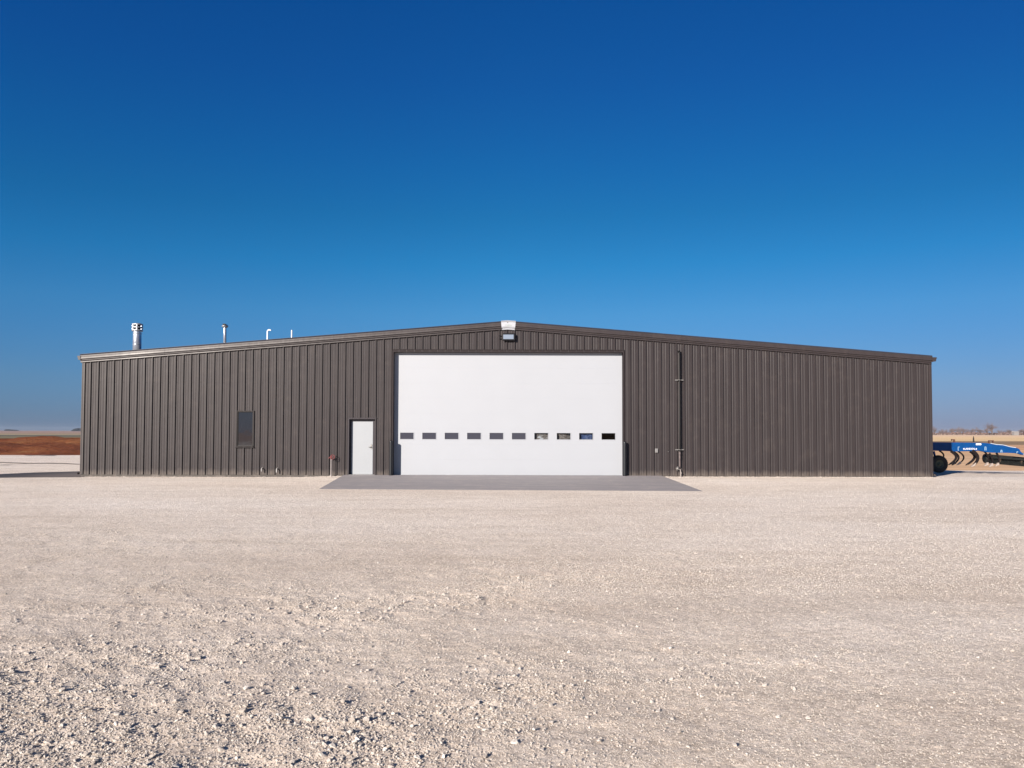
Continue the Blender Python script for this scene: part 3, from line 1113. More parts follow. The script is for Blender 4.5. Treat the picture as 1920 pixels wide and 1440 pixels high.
for q_ in ((W0 + fw, W0 + fw + .022, zb + fw, zt2 - fw), (W1 - fw - .012, W1 - fw, zb + fw, zt2 - fw), (W0 + fw + .022, W1 - fw - .012, zb + fw, zb + fw + .015)):
    m_.box(q_[0], q_[1], WY - .006, WY + .009, q_[2], q_[3])
m_.build('gasket', M['seal'], wio)

# ------------------------------------------------------------------ roof vents (parts of the building)
def vent_base(x, y): return Vector((x, y, roof_z(x) - .04))
vy = WY + 1.2
# wide double wall flue with louvred round cap
a = P(257, 650, vy); top = P(257, 621, vy).z; x_ = a.x
m_ = MB(); zb0 = roof_z(x_) - .05
m_.lathe((x_, vy, 0), [(.24, zb0), (.24, zb0 + .02), (.17, zb0 + .10), (.165, zb0 + .10), (.163, top)], 28)
for zz in (zb0 + .45, zb0 + .9):
    if zz < top: m_.lathe((x_, vy, zz), [(.163, -.015), (.169, -.012), (.169, .012), (.163, .015)], 28)
v1 = m_.build('flue', M['galv'], bld)
m_ = MB(); zc = P(257, 606.5, vy).z
hcap = zc - top
m_.lathe((x_, vy, top), [(.15, -.005), (.215, .0), (.215, hcap * .18), (.12, hcap * .20), (.12, hcap * .38), (.215, hcap * .42), (.218, hcap * .56), (.12, hcap * .60), (.12, hcap * .76), (.215, hcap * .80), (.215, hcap * .93), (.15, hcap), (.0, hcap * 1.02)], 28)
for k_ in range(7):
    an = 2 * math.pi * k_ / 7 - .35
    cx, cy = x_ + .20 * math.cos(an), vy + .20 * math.sin(an)
    m_.box(cx - .012, cx + .012, cy - .012, cy + .012, top + .02, zc - .03)
m_.build('vent_cap', M['galv'], v1)
m_ = MB(); m_.lathe((x_, vy, top), [(.150, hcap * .19), (.150, hcap * .40)], 24); m_.lathe((x_, vy, top), [(.150, hcap * .58), (.150, hcap * .78)], 24)
m_.build('cap_opening', M['dark'], v1)
# slim flue with flared cap
x_ = P(421.5, 640, vy).x; top = P(421.5, 614.5, vy).z; zc = P(421.5, 608.5, vy).z; zb0 = roof_z(x_) - .05
m_ = MB(); m_.lathe((x_, vy, 0), [(.13, zb0), (.12, zb0 + .03), (.066, zb0 + .09), (.060, zb0 + .09), (.060, top + .02)], 20)
v2 = m_.build('vent_pipe', M['galv'], bld)
m_ = MB(); h_ = zc - top
m_.lathe((x_, vy, top), [(.062, .0), (.085, .0), (.135, h_ * .45), (.135, h_ * .55), (.085, h_ * 1.0), (.075, h_ * .98), (.115, h_ * .5), (.062, .01)], 20)
m_.lathe((x_, vy, top), [(.062, h_ * .3), (.075, h_ * .55), (.07, h_ * .98), (0, h_ * 1.12)], 16)
m_.build('vent_cap', M['galv'], v2)
m_ = MB(); m_.box(x_ - .045, x_ + .065, vy - .145, vy - .08, top + h_ * .55, top + h_ * 1.12, .004)
m_.build('cap_opening', M['dark'], v2)
# goose-neck pipe
x_ = P(501.5, 630, vy).x; ztp = P(501.5, 618.5, vy).z; rr = .075
pts = [(x_, vy, roof_z(x_) - .05), (x_, vy, ztp - rr)]
for k_ in range(1, 10):
    an = math.pi - math.radians(k_ * 16)
    pts.append((x_ + rr + rr * math.cos(an), vy, ztp - rr + rr * math.sin(an)))
m_ = MB(); m_.tube(pts, .030, 12)
m_.lathe((x_, vy, roof_z(x_) - .05), [(.08, 0), (.07, .04), (.034, .09)], 14)
m_.build('gooseneck_pipe', M['pvc'], bld)
# short straight pipe
x_ = P(547, 630, vy).x; ztp = P(547, 619, vy).z
m_ = MB(); m_.tube([(x_, vy, roof_z(x_) - .05), (x_, vy, ztp)], .027, 12)
m_.lathe((x_, vy, roof_z(x_) - .05), [(.08, 0), (.07, .04), (.03, .09)], 14)
m_.build('vent_pipe', M['pvc'], bld)

# ------------------------------------------------------------------ flood light over the door
fl0, fl1 = P(943.5, 632, WY - .15), P(963.5, 632, WY - .15)
fz0, fz1 = P(953, 636.2, WY - .15).z, P(953, 627.2, WY - .15).z
fl = empty('flood_light', ((fl0.x + fl1.x) / 2, WY, (fz0 + fz1) / 2))
tag(fl, 'black wall flood light with pale rectangular lens under the white peak cap', 'light')
m_ = MB()
m_.box(fl0.x - .035, fl1.x + .06, WY - .17, WY - .09, fz0 - .055, fz1 + .05, .03)
m_.box(fl0.x + .04, fl1.x - .04, WY - .09, WY - .03, fz0 + .02, fz1 - .02, .01)
for k_ in range(9):
    xx = fl0.x + (fl1.x - fl0.x) * (k_ + .5) / 9
    m_.box(xx - .006, xx + .006, WY - .12, WY - .05, fz0 - .03, fz1 + .03)
m_.build('housing', M['dark'], fl)
m_ = MB()
m_.box(fl0.x + .005, fl1.x - .01, WY - .178, WY - .168, fz0 + .005, fz1 - .005, .004)
m_.build('lens', M['lens'], fl)
m_ = MB()
for dz in (-.045, .045):
    zc = (fz0 + fz1) / 2 + dz
    m_.tube([(fl0.x - .02, WY - .12, zc), (fl0.x - .09, WY - .10, zc + dz * .1), (fl0.x - .14, WY - .05, zc + dz * .3), (fl0.x - .15, WY - .034, zc + dz * .6)], .015, 8)
m_.build('bracket', M['dark'], fl)

# ------------------------------------------------------------------ bollards beside the overhead door
def bollard(px, ptop, label):
    c = P(px, 860, WY - .17); r = .068
    zt_ = P(px, ptop, WY - .17).z
    b = empty('bollard', (c.x, WY - .17, -.03))
    tag(b, label, 'bollard', 'black bollards guarding the overhead door')
    m_ = MB()
    m_.lathe((c.x, WY - .17, 0), [(r, -.08), (r, zt_ - .06)], 24)
    m_.build('post', M['bollard'], b)
    m_ = MB()
    m_.lathe((c.x, WY - .17, 0), [(r + .004, zt_ - .065), (r + .004, zt_ - .055), (r * .92, zt_ - .03), (r * .6, zt_ - .008), (0, zt_)], 24)
    m_.build('dome_cap', M['bollard'], b)
    m_ = MB()
    m_.lathe((c.x, WY - .17, 0), [(r + .012, -.03), (r + .012, .012), (r + .001, .014)], 24)
    m_.build('base_collar', M['dark'], b)
bollard(733.3, 825.5, 'black domed bollard at the left jamb of the big white door, shading the white door')
bollard(1171.5, 827.5, 'black domed bollard at the right jamb of the big white door, shading the brown siding')

# ------------------------------------------------------------------ red wheel valve on post
vyy = WY - .20
vp = P(621, 860, vyy)
va = empty('wheel_valve', (vp.x, vyy, -.04))
tag(va, 'thin pale pipe with a red hand wheel valve, left of the entry door', 'valve')
zc = P(621, 857, vyy).z
m_ = MB(); m_.tube([(vp.x, vyy, -.08), (vp.x, vyy, zc - .05)], .020, 12)
m_.lathe((vp.x, vyy, 0), [(.032, -.08), (.032, .0), (.021, .02)], 12)
m_.build('post', simple('pale_pipe', (.26, .235, .23), .5), va)
m_ = MB()
m_.tube([(vp.x, vyy, zc - .07), (vp.x, vyy, zc + .05)], [.03, .022], 12)
m_.tube([(vp.x - .07, vyy, zc - .01), (vp.x + .05, vyy, zc - .01)], .018, 10)
m_.tube([(vp.x - .07, vyy, zc - .01), (vp.x - .10, vyy, zc - .06)], .016, 10)
m_.build('valve_body', M['red'], va)
m_ = MB()
wc = Vector((vp.x + .055, vyy - .02, zc))
ring = [wc + Vector((math.cos(a_) * .085, math.sin(a_) * .03, math.sin(a_) * .085)) for a_ in [2 * math.pi * i / 20 for i in range(21)]]
m_.tube(ring, .012, 8, False)
for a_ in (0, 2.09, 4.19):
    m_.tube([wc, wc + Vector((math.cos(a_) * .085, math.sin(a_) * .03, math.sin(a_) * .085))], .008, 6)
m_.tube([(vp.x, vyy, zc), tuple(wc)], .01, 6)
m_.build('hand_wheel', M['red'], va)

# ------------------------------------------------------------------ short drain stubs
def stub(px, pt, pb, r, label):
    yy = WY - .13
    a = P(px, pt, yy); b = P(px, pb, yy)
    o = empty('drain_stub', (a.x, WY - .03, b.z))
    tag(o, label, 'pipe', 'short white drain stubs low on the siding')
    m_ = MB()
    m_.tube([(a.x, WY - .001, a.z - .01), (a.x, yy + .03, a.z - .01), (a.x, yy, a.z - .03), (a.x, yy, b.z)], r, 12)
    m_.build('pipe', M['stubm'], o)
    m_ = MB(); m_.lathe((a.x, WY - .012, a.z - .01), [(r + .02, .01), (r + .02, -.004), (r, -.006)], 14, 'Y')
    m_.build('flange', M['grey'], o)
stub(490.3, 877.5, 884, .020, 'small white pipe stub low on the wall, the further one from the red valve')
stub(518.6, 878.5, 886, .024, 'small white pipe stub low on the wall, the nearer one to the red valve')

# ------------------------------------------------------------------ outlet box, small spigot knob
bx_ = P(1230.5, 845, WY)
ob = empty('outlet_box', (bx_.x, WY, bx_.z))
tag(ob, 'small grey weatherproof outlet box on the brown siding between door and black pipe', 'outlet')
m_ = MB(); m_.box(bx_.x - .05, bx_.x + .05, WY - .06, WY - .001, bx_.z - .08, bx_.z + .08, .006); m_.build('box', M['grey'], ob)
m_ = MB(); m_.box(bx_.x - .056, bx_.x + .056, WY - .075, WY - .061, bx_.z - .075, bx_.z + .086, .006); m_.build('cover', M['alu'], ob)
kx_ = P(1252.5, 846, WY)
kn = empty('wall_tap', (kx_.x, WY, kx_.z))
tag(kn, 'tiny metal tap on the siding between the outlet box and the black pipe', 'tap')
m_ = MB(); m_.tube([(kx_.x, WY - .001, kx_.z), (kx_.x, WY - .07, kx_.z), (kx_.x, WY - .085, kx_.z - .03)], .012, 8); m_.build('spout', M['alu'], kn)
m_ = MB(); m_.lathe((kx_.x, WY - .05, kx_.z + .03), [(0, .008), (.022, .006), (.022, -.006), (0, -.008)], 12); m_.tube([(kx_.x, WY - .05, kx_.z), (kx_.x, WY - .05, kx_.z + .025)], .006, 6); m_.build('tap_handle', M['dark'], kn)

# ------------------------------------------------------------------ black riser pipe with regulator
ry = WY - .14
rx = P(1274.5, 760, ry).x
rz1 = P(1274.5, 657.5, ry).z
rs = empty('gas_riser', (rx, ry, -.04))
tag(rs, 'tall black gas riser pipe strapped to the siding right of the overhead door', 'gas pipe')
zlow = P(1274.5, 847, ry).z
m_ = MB(); m_.tube([(rx, WY - .01, rz1 - .03), (rx, ry + .03, rz1 - .03), (rx, ry, rz1 - .06), (rx, ry, zlow)], .031, 14)
m_.tube([(rx, WY - .03, rz1 - .03), (rx, ry + .02, rz1 - .03)], .046, 12)
m_.build('pipe', M['blackpipe'], rs)
for py in (712.5, 843.3):
    zz = P(1274.5, py, ry).z
    m_ = MB()
    m_.box(rx - .17, rx + .17, WY - .085, WY - .035, zz - .02, zz + .02, .003)
    m_.tube([(rx - .055, WY - .085, zz), (rx - .05, ry - .02, zz), (rx - .02, ry - .042, zz), (rx + .02, ry - .042, zz), (rx + .05, ry - .02, zz), (rx + .055, WY - .085, zz)], .012, 6)
    m_.build('strap', M['strapm'], rs)
za, zb_, zc_ = P(1274, 850, ry).z, P(1274, 857, ry).z, P(1274, 875, ry).z
m_ = MB()
m_.tube([(rx - .01, ry, zlow), (rx - .01, ry, zc_)], .024, 12)
m_.tube([(rx - .01, ry, za + .03), (rx - .01, ry, za - .04)], .042, 12)
m_.tube([(rx - .01, ry, zb_ + .05), (rx - .01, ry, zb_ - .06)], .036, 12)
m_.build('lower_pipe', simple('brown_pipe', (.10, .08, .078), .5), rs)
zr = P(1270, 878, ry).z
m_ = MB()
m_.lathe((rx - .10, ry - .01, zr), [(0, -.035), (.03, -.03), (.075, -.012), (.08, 0), (.075, .014), (.035, .03), (.03, .065), (0, .07)], 22)
m_.tube([(rx - .10, ry - .01, zr - .03), (rx - .01, ry, zr - .05)], .022, 10)
m_.tube([(rx - .13, ry - .02, zr - .02), (rx - .12, ry - .02, zr - .08)], .02, 8)
m_.build('regulator', M['alu'], rs)
m_ = MB(); m_.tube([(rx + .01, ry - .02, zr - .04), (rx + .02, ry - .02, -.09)], .020, 10)
m_.box(rx - .005, rx + .06, ry - .05, ry + .01, zr - .20, zr - .17, .004)
m_.build('supply_pipe', simple('pale_pipe_b', (.26, .235, .22), .5), rs)

# ------------------------------------------------------------------ blue tillage implement
IY = 36.4
M['blue'] = simple('blue_enamel', (.0006, .046, .175), .5, 0, .1, 5, .05, .2)
M['steel'] = simple('dark_steel', (.009, .006, .006), .5, 0, .3, 9, .1, .25)
M['tyre'] = simple('tyre_rubber', (.014, .014, .015), .8, 0, .2, 20)
M['rim'] = simple('olive_rim', (.06, .065, .035), .5)
M['point'] = simple('worn_steel', (.45, .38, .33), .4, .5, .25, 16)
M['decal'] = simple('white_decal', (.75, .77, .8), .5, 0, .03, 8)
M['basket'] = simple('basket_green', (.006, .008, .007), .5, 0, .3, 14)
M['hose'] = simple('brown_fitting', (.10, .045, .03), .5)
im = empty('tillage_implement', (P(1830, 860, IY).x, IY, -.2))
tag(im, 'blue tillage implement with curved dark shanks parked behind the right corner of the shop', 'farm implement')


def xz(px, py, Y=IY):
    p = P(px, py, Y); return (p.x, p.z)


# beam silhouette
top_px = [(1700, 828.5), (1740, 829), (1790, 829.6), (1820, 830), (1845, 830.5), (1856, 832), (1866, 834), (1880, 835), (1893, 838.5), (1905, 840), (1909, 841.5), (1912, 847), (1916, 850)]
bot_px = [(1916, 853), (1908, 850.5), (1903, 849.8), (1889, 849.2), (1880, 849), (1868, 849), (1856, 848.6), (1846, 847.5), (1834, 845), (1815, 846), (1790, 846.5), (1770, 845.5), (1750, 845), (1700, 845)]
bm_ = MB(); bm_.prism([xz(*p) for p in top_px + bot_px], IY - .09, IY + .09)
ob_ = bm_.build('main_beam', M['blue'], im)
bv = ob_.modifiers.new('bevel', 'BEVEL'); bv.width = .012; bv.segments = 2; bv.limit_method = 'ANGLE'
# cross members of the frame behind
m_ = MB()
for px in (1700, 1776, 1850, 1880):
    c = xz(px, 840)
    m_.box(c[0] - .06, c[0] + .06, IY + .092, IY + 2.4, c[1] - .06, c[1] + .06, .01)
m_.box(xz(1700, 840)[0], xz(1893, 840)[0], IY + 2.35, IY + 2.5, xz(1850, 842)[1] - .07, xz(1850, 842)[1] + .07, .01)
m_.build('cross_frame', M['blue'], im)
m_ = MB()
hi = [(1857, 831.6), (1866, 833.6), (1880, 834.8), (1893, 838.2), (1904, 839.8)]
m_.tube([(xz(*p)[0], IY - .02, xz(*p)[1] + .012) for p in hi], .016, 8)
m_.build('beam_edge_line', simple('pale_line', (.5, .55, .6), .4), im)  # pale line along the sloping top edge of the beam


def shank(px0, py0, px1, py1, dy, w=.045, h=.07, parent=im, tip=True, curve=1.0, mat='steel'):
    """spring shank: from the frame down, bowed to the right, hooking back to the left at the tip"""
    yy = IY + dy
    a = Vector(P(px0, py0, yy)); b = Vector(P(px1, py1, yy))
    L = (a - b).length
    bow = .42 * L * curve
    pts = []
    for i in range(15):
        t_ = i / 14
        base = a.lerp(b, t_)
        pts.append(base + Vector((bow * math.sin(math.pi * t_ ** .92), 0, 0)))
    m_ = MB()
    vv = []
    for i, p in enumerate(pts):
        tdir = (pts[min(i + 1, 14)] - pts[max(i - 1, 0)]).normalized()
        nrm = Vector((tdir.z, 0, -tdir.x))
        hh_ = h * (1.15 - .45 * i / 14) / 2
        for s1, s2 in ((-1, -1), (1, -1), (1, 1), (-1, 1)):
            vv.append(p + nrm * hh_ * s1 + Vector((0, w / 2 * s2, 0)))
    ff = [(4 * i + j, 4 * i + (j + 1) % 4, 4 * i + 4 + (j + 1) % 4, 4 * i + 4 + j) for i in range(14) for j in range(4)]
    ff += [(3, 2, 1, 0), (56, 57, 58, 59)]
    m_.add(vv, ff)
    o = m_.build('shank', M[mat], parent)
    if tip:
        m_ = MB()
        d = Vector((-.13, 0, -.05))
        q0 = pts[-3]; q1 = pts[-1]
        pr_ = [q0 + Vector((.03, 0, .03)), q0 + Vector((-.02, 0, .03)), q1 + d, q1 + d + Vector((.03, 0, -.015)), q1 + Vector((.06, 0, .0))]
        n_ = len(pr_)
        vv = []
        for yy_, sc2 in ((-.05, 1), (.05, 1)):
            vv += [p + Vector((0, yy_ * (.4 if i in (2, 3) else 1), 0)) for i, p in enumerate(pr_)]
        m_.add(vv, [tuple(range(n_)), tuple(reversed(range(n_, 2 * n_)))] + [(i, i + n_, (i + 1) % n_ + n_, (i + 1) % n_) for i in range(n_)])
        m_.build('point', M['point' if tip == 'bright' else 'steel'], o)
    return o


shank(1761, 845, 1762, 864, 1.6, tip=False, h=.06)
shank(1783, 846, 1783, 869.5, -.25, h=.10, w=.06)
shank(1786, 846, 1789, 870, .5, h=.08)
shank(1796, 846, 1798, 870, 1.6, h=.06, tip='bright')
shank(1819, 846, 1815, 870, .3, h=.11, w=.06)
shank(1823, 845, 1825, 873, -.35, h=.13, w=.07, tip='bright', curve=.8)
shank(1846, 847, 1850, 871.5, .2, h=.06, tip='bright', curve=.5)
shank(1855, 850, 1859, 873, -.3, h=.07, tip='bright', curve=.35)
shank(1868, 849, 1870, 872, .1, h=.07, tip='bright', curve=.4)

# wheel
wc_ = P(1759.5, 870.0, IY - .35)
wr = .40
wh = empty('wheel', (wc_.x, IY - .35, wc_.z)); 
wh.location = (wc_.x - im.location.x, IY - .35 - im.location.y, wc_.z - im.location.z); wh.parent = im
# the wheel group is a mesh itself (tyre) so parts stay two deep
bpy.data.objects.remove(wh)
m_ = MB()
m_.lathe((wc_.x, IY - .35, wc_.z), [(.19, -.10), (.26, -.13), (wr - .05, -.135), (wr - .008, -.10), (wr, -.05), (wr, .05), (wr - .008, .10), (wr - .05, .135), (.26, .13), (.19, .10)], 36, 'Y')
for k_ in range(28):
    an = 2 * math.pi * k_ / 28
    c_ = Vector((wc_.x + (wr + .004) * math.cos(an), IY - .35, wc_.z + (wr + .004) * math.sin(an)))
    m_.tube([c_ + Vector((0, -.10, 0)), c_ + Vector((math.sin(an) * .04, 0, -math.cos(an) * .04)), c_ + Vector((0, .10, 0))], .010, 4)
wheel = m_.build('wheel', M['tyre'], im)
m_ = MB()
m_.lathe((wc_.x, IY - .35, wc_.z), [(.195, -.105), (.18, -.11), (.16, -.07), (.07, -.05), (.06, -.09), (.0, -.09)], 30, 'Y')
m_.build('rim', M['rim'], wheel)
# wheel arm
m_ = MB()
aa = xz(1746, 846); m_.tube([(aa[0], IY - .22, aa[1]), (wc_.x - .02, IY - .22, wc_.z)], .05, 8)
m_.build('wheel_arm', M['blue'], im)

# rolling basket and its frame at the right end
by0, by1 = IY + .35, IY + .9
ax0 = P(1853, 860, by0); ax1 = P(1990, 872, by0)
m_ = MB()
rb = .20
for k_ in range(20):
    an = 2 * math.pi * k_ / 20
    off = Vector((0, math.cos(an) * rb, math.sin(an) * rb))
    pts = []
    for j in range(9):
        t_ = j / 8
        an2 = an + t_ * 1.6
        c_ = ax0.lerp(ax1, t_)
        pts.append(c_ + Vector((0, math.cos(an2) * rb + .25, math.sin(an2) * rb)))
    m_.tube(pts, .026, 5)
for j in range(8):
    c_ = ax0.lerp(ax1, j / 7) + Vector((0, .25, 0))
    m_.lathe((c_.x, c_.y, c_.z), [(0, -.012), (rb + .015, -.012), (rb + .015, .012), (0, .012)], 18, 'X')
m_.build('rolling_basket', M['basket'], im)
m_ = MB()
f0 = P(1856, 857, by0 - .1); f1 = P(1990, 866, by0 - .1)
m_.tube([f0, f1], .07, 4, True, False)
f0 = P(1853, 853.5, by0 - .1); f1 = P(1898, 857, by0 - .1)
m_.tube([f0, f1], .04, 4, True, False)
m_.build('basket_frame', M['basket'], im)
m_ = MB()
m_.tube([P(1914, 851, IY), P(1990, 856, IY)], .05, 8)
m_.build('drawbar', M['galv'], im)
for k_, (px0, px1, ptop_, pbot) in enumerate(((1784, 1790, 823.5, 829.5), (1853.5, 1862.5, 825.5, 830.5))):
    m_ = MB()
    a0, a1 = xz(px0, ptop_), xz(px1, pbot)
    m_.box(a0[0], a1[0], IY - .05, IY + .05, a0[1] - .04, a0[1], .006)
    m_.box(a1[0] - .04, a1[0], IY - .05, IY + .05, a1[1] - .01, a0[1] - .04, .004)
    m_.box(a0[0] + .0, a0[0] + .03, IY - .05, IY + .05, a1[1] - .01 if k_ else a0[1] - .07, a0[1] - .04, .004)
    m_.build('bracket', M['hose'], im)
m_ = MB(); a0 = xz(1825.3, 818); a1 = xz(1825.3, 829)
m_.tube([(a0[0], IY, a0[1]), (a0[0], IY, a0[1] - .1), (a0[0], IY, a1[1])], [.012, .03, .035], 8)
m_.build('depth_stop', M['steel'], im)
# white clamps and decal
for px, pt, pb in ((1797, 838, 845), (1847, 838, 844.5), (1877, 844, 848.5), (1907, 847, 850)):
    m_ = MB(); a0 = xz(px, pt, IY - .1); a1 = xz(px, pb, IY - .1)
    m_.box(a0[0] - .025, a0[0] + .0, IY - .105, IY - .092, a1[1], a0[1], .002)
    m_.box(a0[0] - .025, a0[0] + .05, IY - .105, IY - .092, a0[1] - .02, a0[1] + .012, .002)
    if px in (1847, 1877): m_.box(a0[0] + .035, a0[0] + .06, IY - .105, IY - .092, a1[1], a0[1] - .02, .002)
    m_.build('clamp', simple('light_clamp', (.25, .38, .5), .4), im)
m_ = MB(); a0 = xz(1830, 831.5, IY - .1); a1 = xz(1840, 834.5, IY - .1)
m_.box(a0[0], a1[0], IY - .096, IY - .0915, a1[1], a0[1])
m_.build('decal', M['decal'], im)


def text_mesh(txt, size, mat, name, parent, loc):
    cu = bpy.data.curves.new(name, 'FONT')
    cu.body = txt; cu.size = size; cu.extrude = .0015; cu.align_x = 'CENTER'; cu.align_y = 'CENTER'
    cu.offset = size * .018
    to = bpy.data.objects.new(name, cu); COL.objects.link(to)
    bpy.context.view_layer.update()
    dg = bpy.context.evaluated_depsgraph_get()
    me = bpy.data.meshes.new_from_object(to.evaluated_get(dg))
    bpy.data.objects.remove(to)
    me.name = name
    mt = Matrix.Translation(loc) @ Matrix.Rotation(R(90), 4, 'X')
    me.transform(mt)
    me.materials.clear(); me.materials.append(mat)
    o = bpy.data.objects.new(name, me); COL.objects.link(o)
    set_parent(o, parent)
    return o


a0 = xz(1819, 841.7, IY - .1)
text_mesh('LANDOLL', .115, M['decal'], 'lettering', im, (a0[0], IY - .0935, a0[1]))
for px, sg in ((1807.2, -1), (1830.8, 1)):
    m_ = MB()
    c = xz(px, 841.7, IY - .1)
    m_.add([(c[0] + sg * .04, IY - .094, c[1]), (c[0] - sg * .02, IY - .094, c[1] + .045), (c[0] - sg * .02, IY - .094, c[1] - .045)], [(0, 1, 2)])
    m_.build('emblem', M['decal'], im)

# ------------------------------------------------------------------ far trees, house
M['bark'] = simple('bare_bark', (.10, .075, .065), .9, 0, .2, 1)
M['twig'] = simple('bare_twigs', (.17, .125, .11), .9, 0, .25, .4)


def tree_proto(seed, h=8.0, spread=.45):
    rnd = random.Random(seed)
    tk, tw = MB(), MB()

    def grow(p, d, L, r, lev):
        n_ = 3
        pts = [p]; dd = d.copy()
        for i in range(n_):
            dd = (dd + Vector((rnd.gauss(0, .12), rnd.gauss(0, .12), rnd.gauss(0.04, .06)))).normalized()
            pts.append(pts[-1] + dd * L / n_)
        (tk if lev < 2 else tw).tube(pts, [r * (1 - .45 * i / n_) for i in range(n_ + 1)], 5 if lev < 2 else 3, False, True)
        if lev >= 5: return
        kids = rnd.randint(3, 4) if lev < 4 else 4
        for k_ in range(kids):
            t_ = rnd.uniform(.45, 1.0) if k_ else 1.0
            q_ = pts[min(n_, int(t_ * n_))]
            ax = Vector((rnd.gauss(0, 1), rnd.gauss(0, 1), rnd.gauss(0, .5))).normalized()
            nd = (dd + ax * (spread + .12 * lev)).normalized()
            nd.z = max(nd.z, -.1)
            grow(q_, nd, L * rnd.uniform(.62, .82), r * .55, lev + 1)
    grow(Vector((0, 0, -.1)), Vector((0, 0, 1)), h * .26, h * .028, 0)
    zmax = max(v[2] for v in tk.v + tw.v)
    s = h / zmax
    for m_ in (tk, tw):
        m_.v = [(a * s, b * s, c * s) for a, b, c in m_.v]
    # give far twigs enough body to read as a hazy crown
    root = empty('bare_tree')
    a = tk.build('trunk', M['bark']); a.parent = root
    b = tw.build('crown', M['twig']); b.parent = root
    return root


protos = [tree_proto(3, 8, .5), tree_proto(9, 8, .38), tree_proto(17, 8, .62)]
used = [False] * 3


def place_tree(px, ptop, Y, kind, label, group, wid=1.0, gz_=-.47):
    src_ = protos[kind]
    if used[kind]:
        r_ = src_.copy(); COL.objects.link(r_)
        for ch in [c for c in src_.children if c.name.split('.')[0] in ('trunk', 'crown')]:
            c = ch.copy(); COL.objects.link(c); c.parent = r_
    else:
        r_ = src_; used[kind] = True
    p = P(px, ptop, Y)
    h = (p.z - gz_) / 8.0
    r_.location = (p.x, Y, gz_)
    r_.scale = (h * wid, h * wid, h)
    r_.rotation_euler = (0, 0, random.uniform(0, 6.28))
    tag(r_, label, 'tree', group)
    return r_


random.seed(21)
GRP = 'bare trees along the right horizon'
place_tree(1861, 791.5, 640, 0, 'largest rounded bare tree on the horizon, above the lowered end of the blue implement', GRP, 1.25)
place_tree(1801, 798.5, 650, 2, 'broad bare tree on the horizon above the shaded to sunlit change of the blue beam', GRP, 1.25)
place_tree(1828, 799, 660, 1, 'narrow upright bare tree between the broad one and the largest rounded one', GRP, 1.0)
place_tree(1750, 797.5, 640, 2, 'bare tree on the horizon half hidden behind the right corner of the shop', GRP, 1.2)
LBL = 'small hazy bare tree in the low row along the right horizon'
for i, px in enumerate([1742, 1763, 1768, 1775, 1781, 1786, 1794, 1808, 1815, 1821, 1838, 1846, 1850, 1872, 1880, 1888, 1895, 1913, 1919, 1926, 1935, 1946, 1960]):
    tp = random.uniform(801.0, 804.5) if px < 1870 else random.uniform(803.5, 806.5) if px < 1905 else random.uniform(801.5, 804.5)
    place_tree(px, tp, random.uniform(620, 760), random.randrange(3), LBL, GRP, random.uniform(1.2, 1.9))

# scrub below the trees and far windbreaks
def scrub(name, px0, px1, Y, h, mat, label, seed, dens=8):
    rnd = random.Random(seed)
    m_ = MB()
    x0, x1 = P(px0, 808, Y).x, P(px1, 808, Y).x
    nn = int((x1 - x0) * dens)
    for _ in range(nn):
        t_ = rnd.random()
        x_ = x0 + (x1 - x0) * t_
        hh_ = h * (.45 + .55 * (0.5 + 0.5 * noise.noise(Vector((x_ * .05, seed, 0))))) * min(1, 8 * t_ + .25, 8 * (1 - t_) + .25)
        c = Vector((x_, Y + rnd.uniform(-6, 6), -.47 + rnd.random() ** .8 * hh_))
        s_ = h * rnd.uniform(.08, .2)
        a_, b_ = rnd.random() * 6.28, rnd.uniform(-1, 1)
        u = Vector((math.cos(a_), math.sin(a_), b_)).normalized() * s_
        w_ = Vector((-math.sin(a_) * .5, math.cos(a_) * .5, rnd.uniform(.3, 1))).normalized() * s_
        m_.add([c - u - w_, c + u - w_ * .6, c + u * .6 + w_, c - u * .5 + w_ * .8], [(0, 1, 2, 3)])
    o = m_.build(name, mat)
    tag(o, label, kind='stuff')


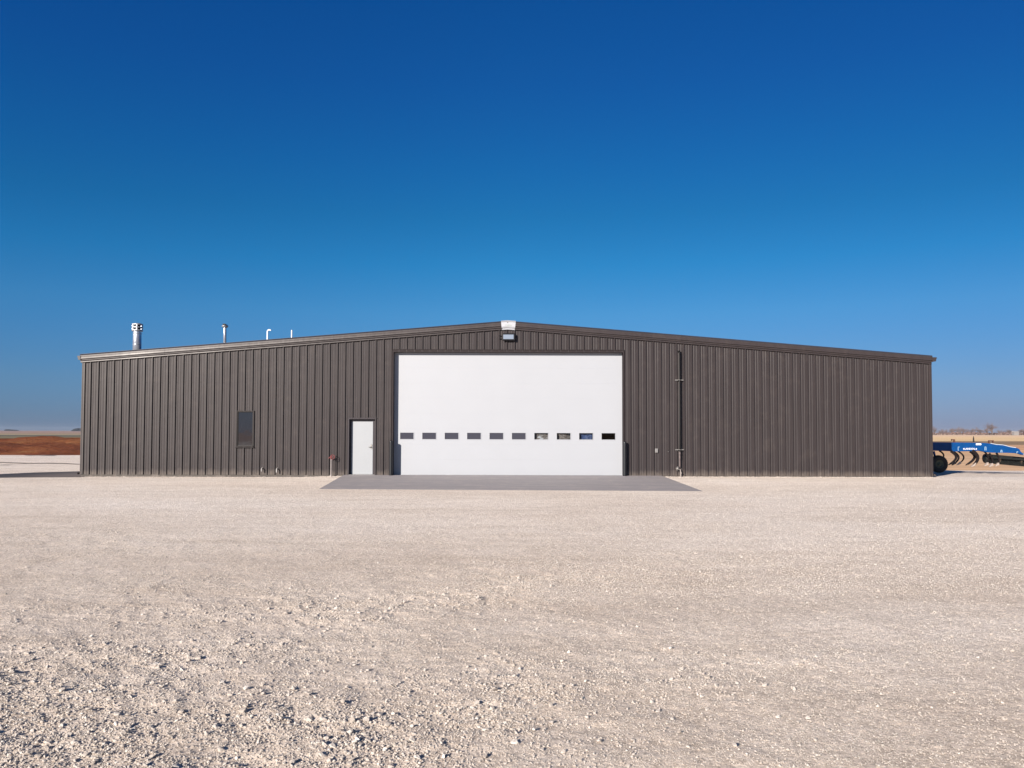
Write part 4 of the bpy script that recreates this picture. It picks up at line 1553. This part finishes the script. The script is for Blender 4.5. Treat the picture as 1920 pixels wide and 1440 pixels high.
M['scrub'] = simple('dry_scrub', (.15, .095, .08), .95, 0, .3, .3)
M['wood'] = simple('far_wood', (.006, .007, .010), .95, 0, .2, .1)
scrub('scrub', 1730, 1990, 655, 3.0, M['scrub'], 'low reddish scrub along the foot of the horizon trees', 2, 14)
scrub('far_wood', 10, 33, 2000, 4.5, M['wood'], 'thin dark windbreak on the far left horizon', 4, 30)
scrub('far_wood', 136, 200, 1800, 7.5, M['wood'], 'dark low wood on the horizon touching the left corner of the shop', 5, 30)

# far white farm building
fy = 600
a, b = P(1901.5, 812, fy), P(1910.5, 808.5, fy)
hb = empty('farm_house', ((a.x + b.x) / 2, fy, -.47))
tag(hb, 'tiny white farm building among the trees on the right horizon', 'building')
w_, top = b.x - a.x, P(1904, 809.6, fy).z
m_ = MB(); m_.box(a.x, b.x, fy, fy + 3, -.47, top, 0); m_.build('wall', simple('far_white', (.20, .19, .185), .7), hb)
m_ = MB(); rz_ = P(1904, 808.2, fy).z
m_.add([(a.x - .3, fy - .3, top), (b.x + .3, fy - .3, top), (b.x + .3, fy + 3.3, top), (a.x - .3, fy + 3.3, top), (a.x - .3, fy + 1.5, rz_), (b.x + .3, fy + 1.5, rz_)],
       [(0, 1, 5, 4), (2, 3, 4, 5), (1, 2, 5), (3, 0, 4), (3, 2, 1, 0)])
m_.build('roof', simple('far_pale_roof', (.36, .35, .35), .6), hb)

# the air
hz = MB().box(-3500, 3500, -1100, 3500, -1.4, 14).build('haze', M['siding'])
hz.data.materials.clear()
hm = bpy.data.materials.new('thin_haze'); hm.use_nodes = True
hm.node_tree.nodes.remove(hm.node_tree.nodes['Principled BSDF'])
pv = hm.node_tree.nodes.new('ShaderNodeVolumePrincipled')
pv.inputs['Color'].default_value = (.48, .56, .68, 1)
pv.inputs['Density'].default_value = .00013
hm.node_tree.links.new(pv.outputs[0], hm.node_tree.nodes['Material Output'].inputs['Volume'])
hz.data.materials.append(hm)
tag(hz, kind='stuff')
scene.cycles.use_denoising = True
scene.cycles.sample_clamp_indirect = 10
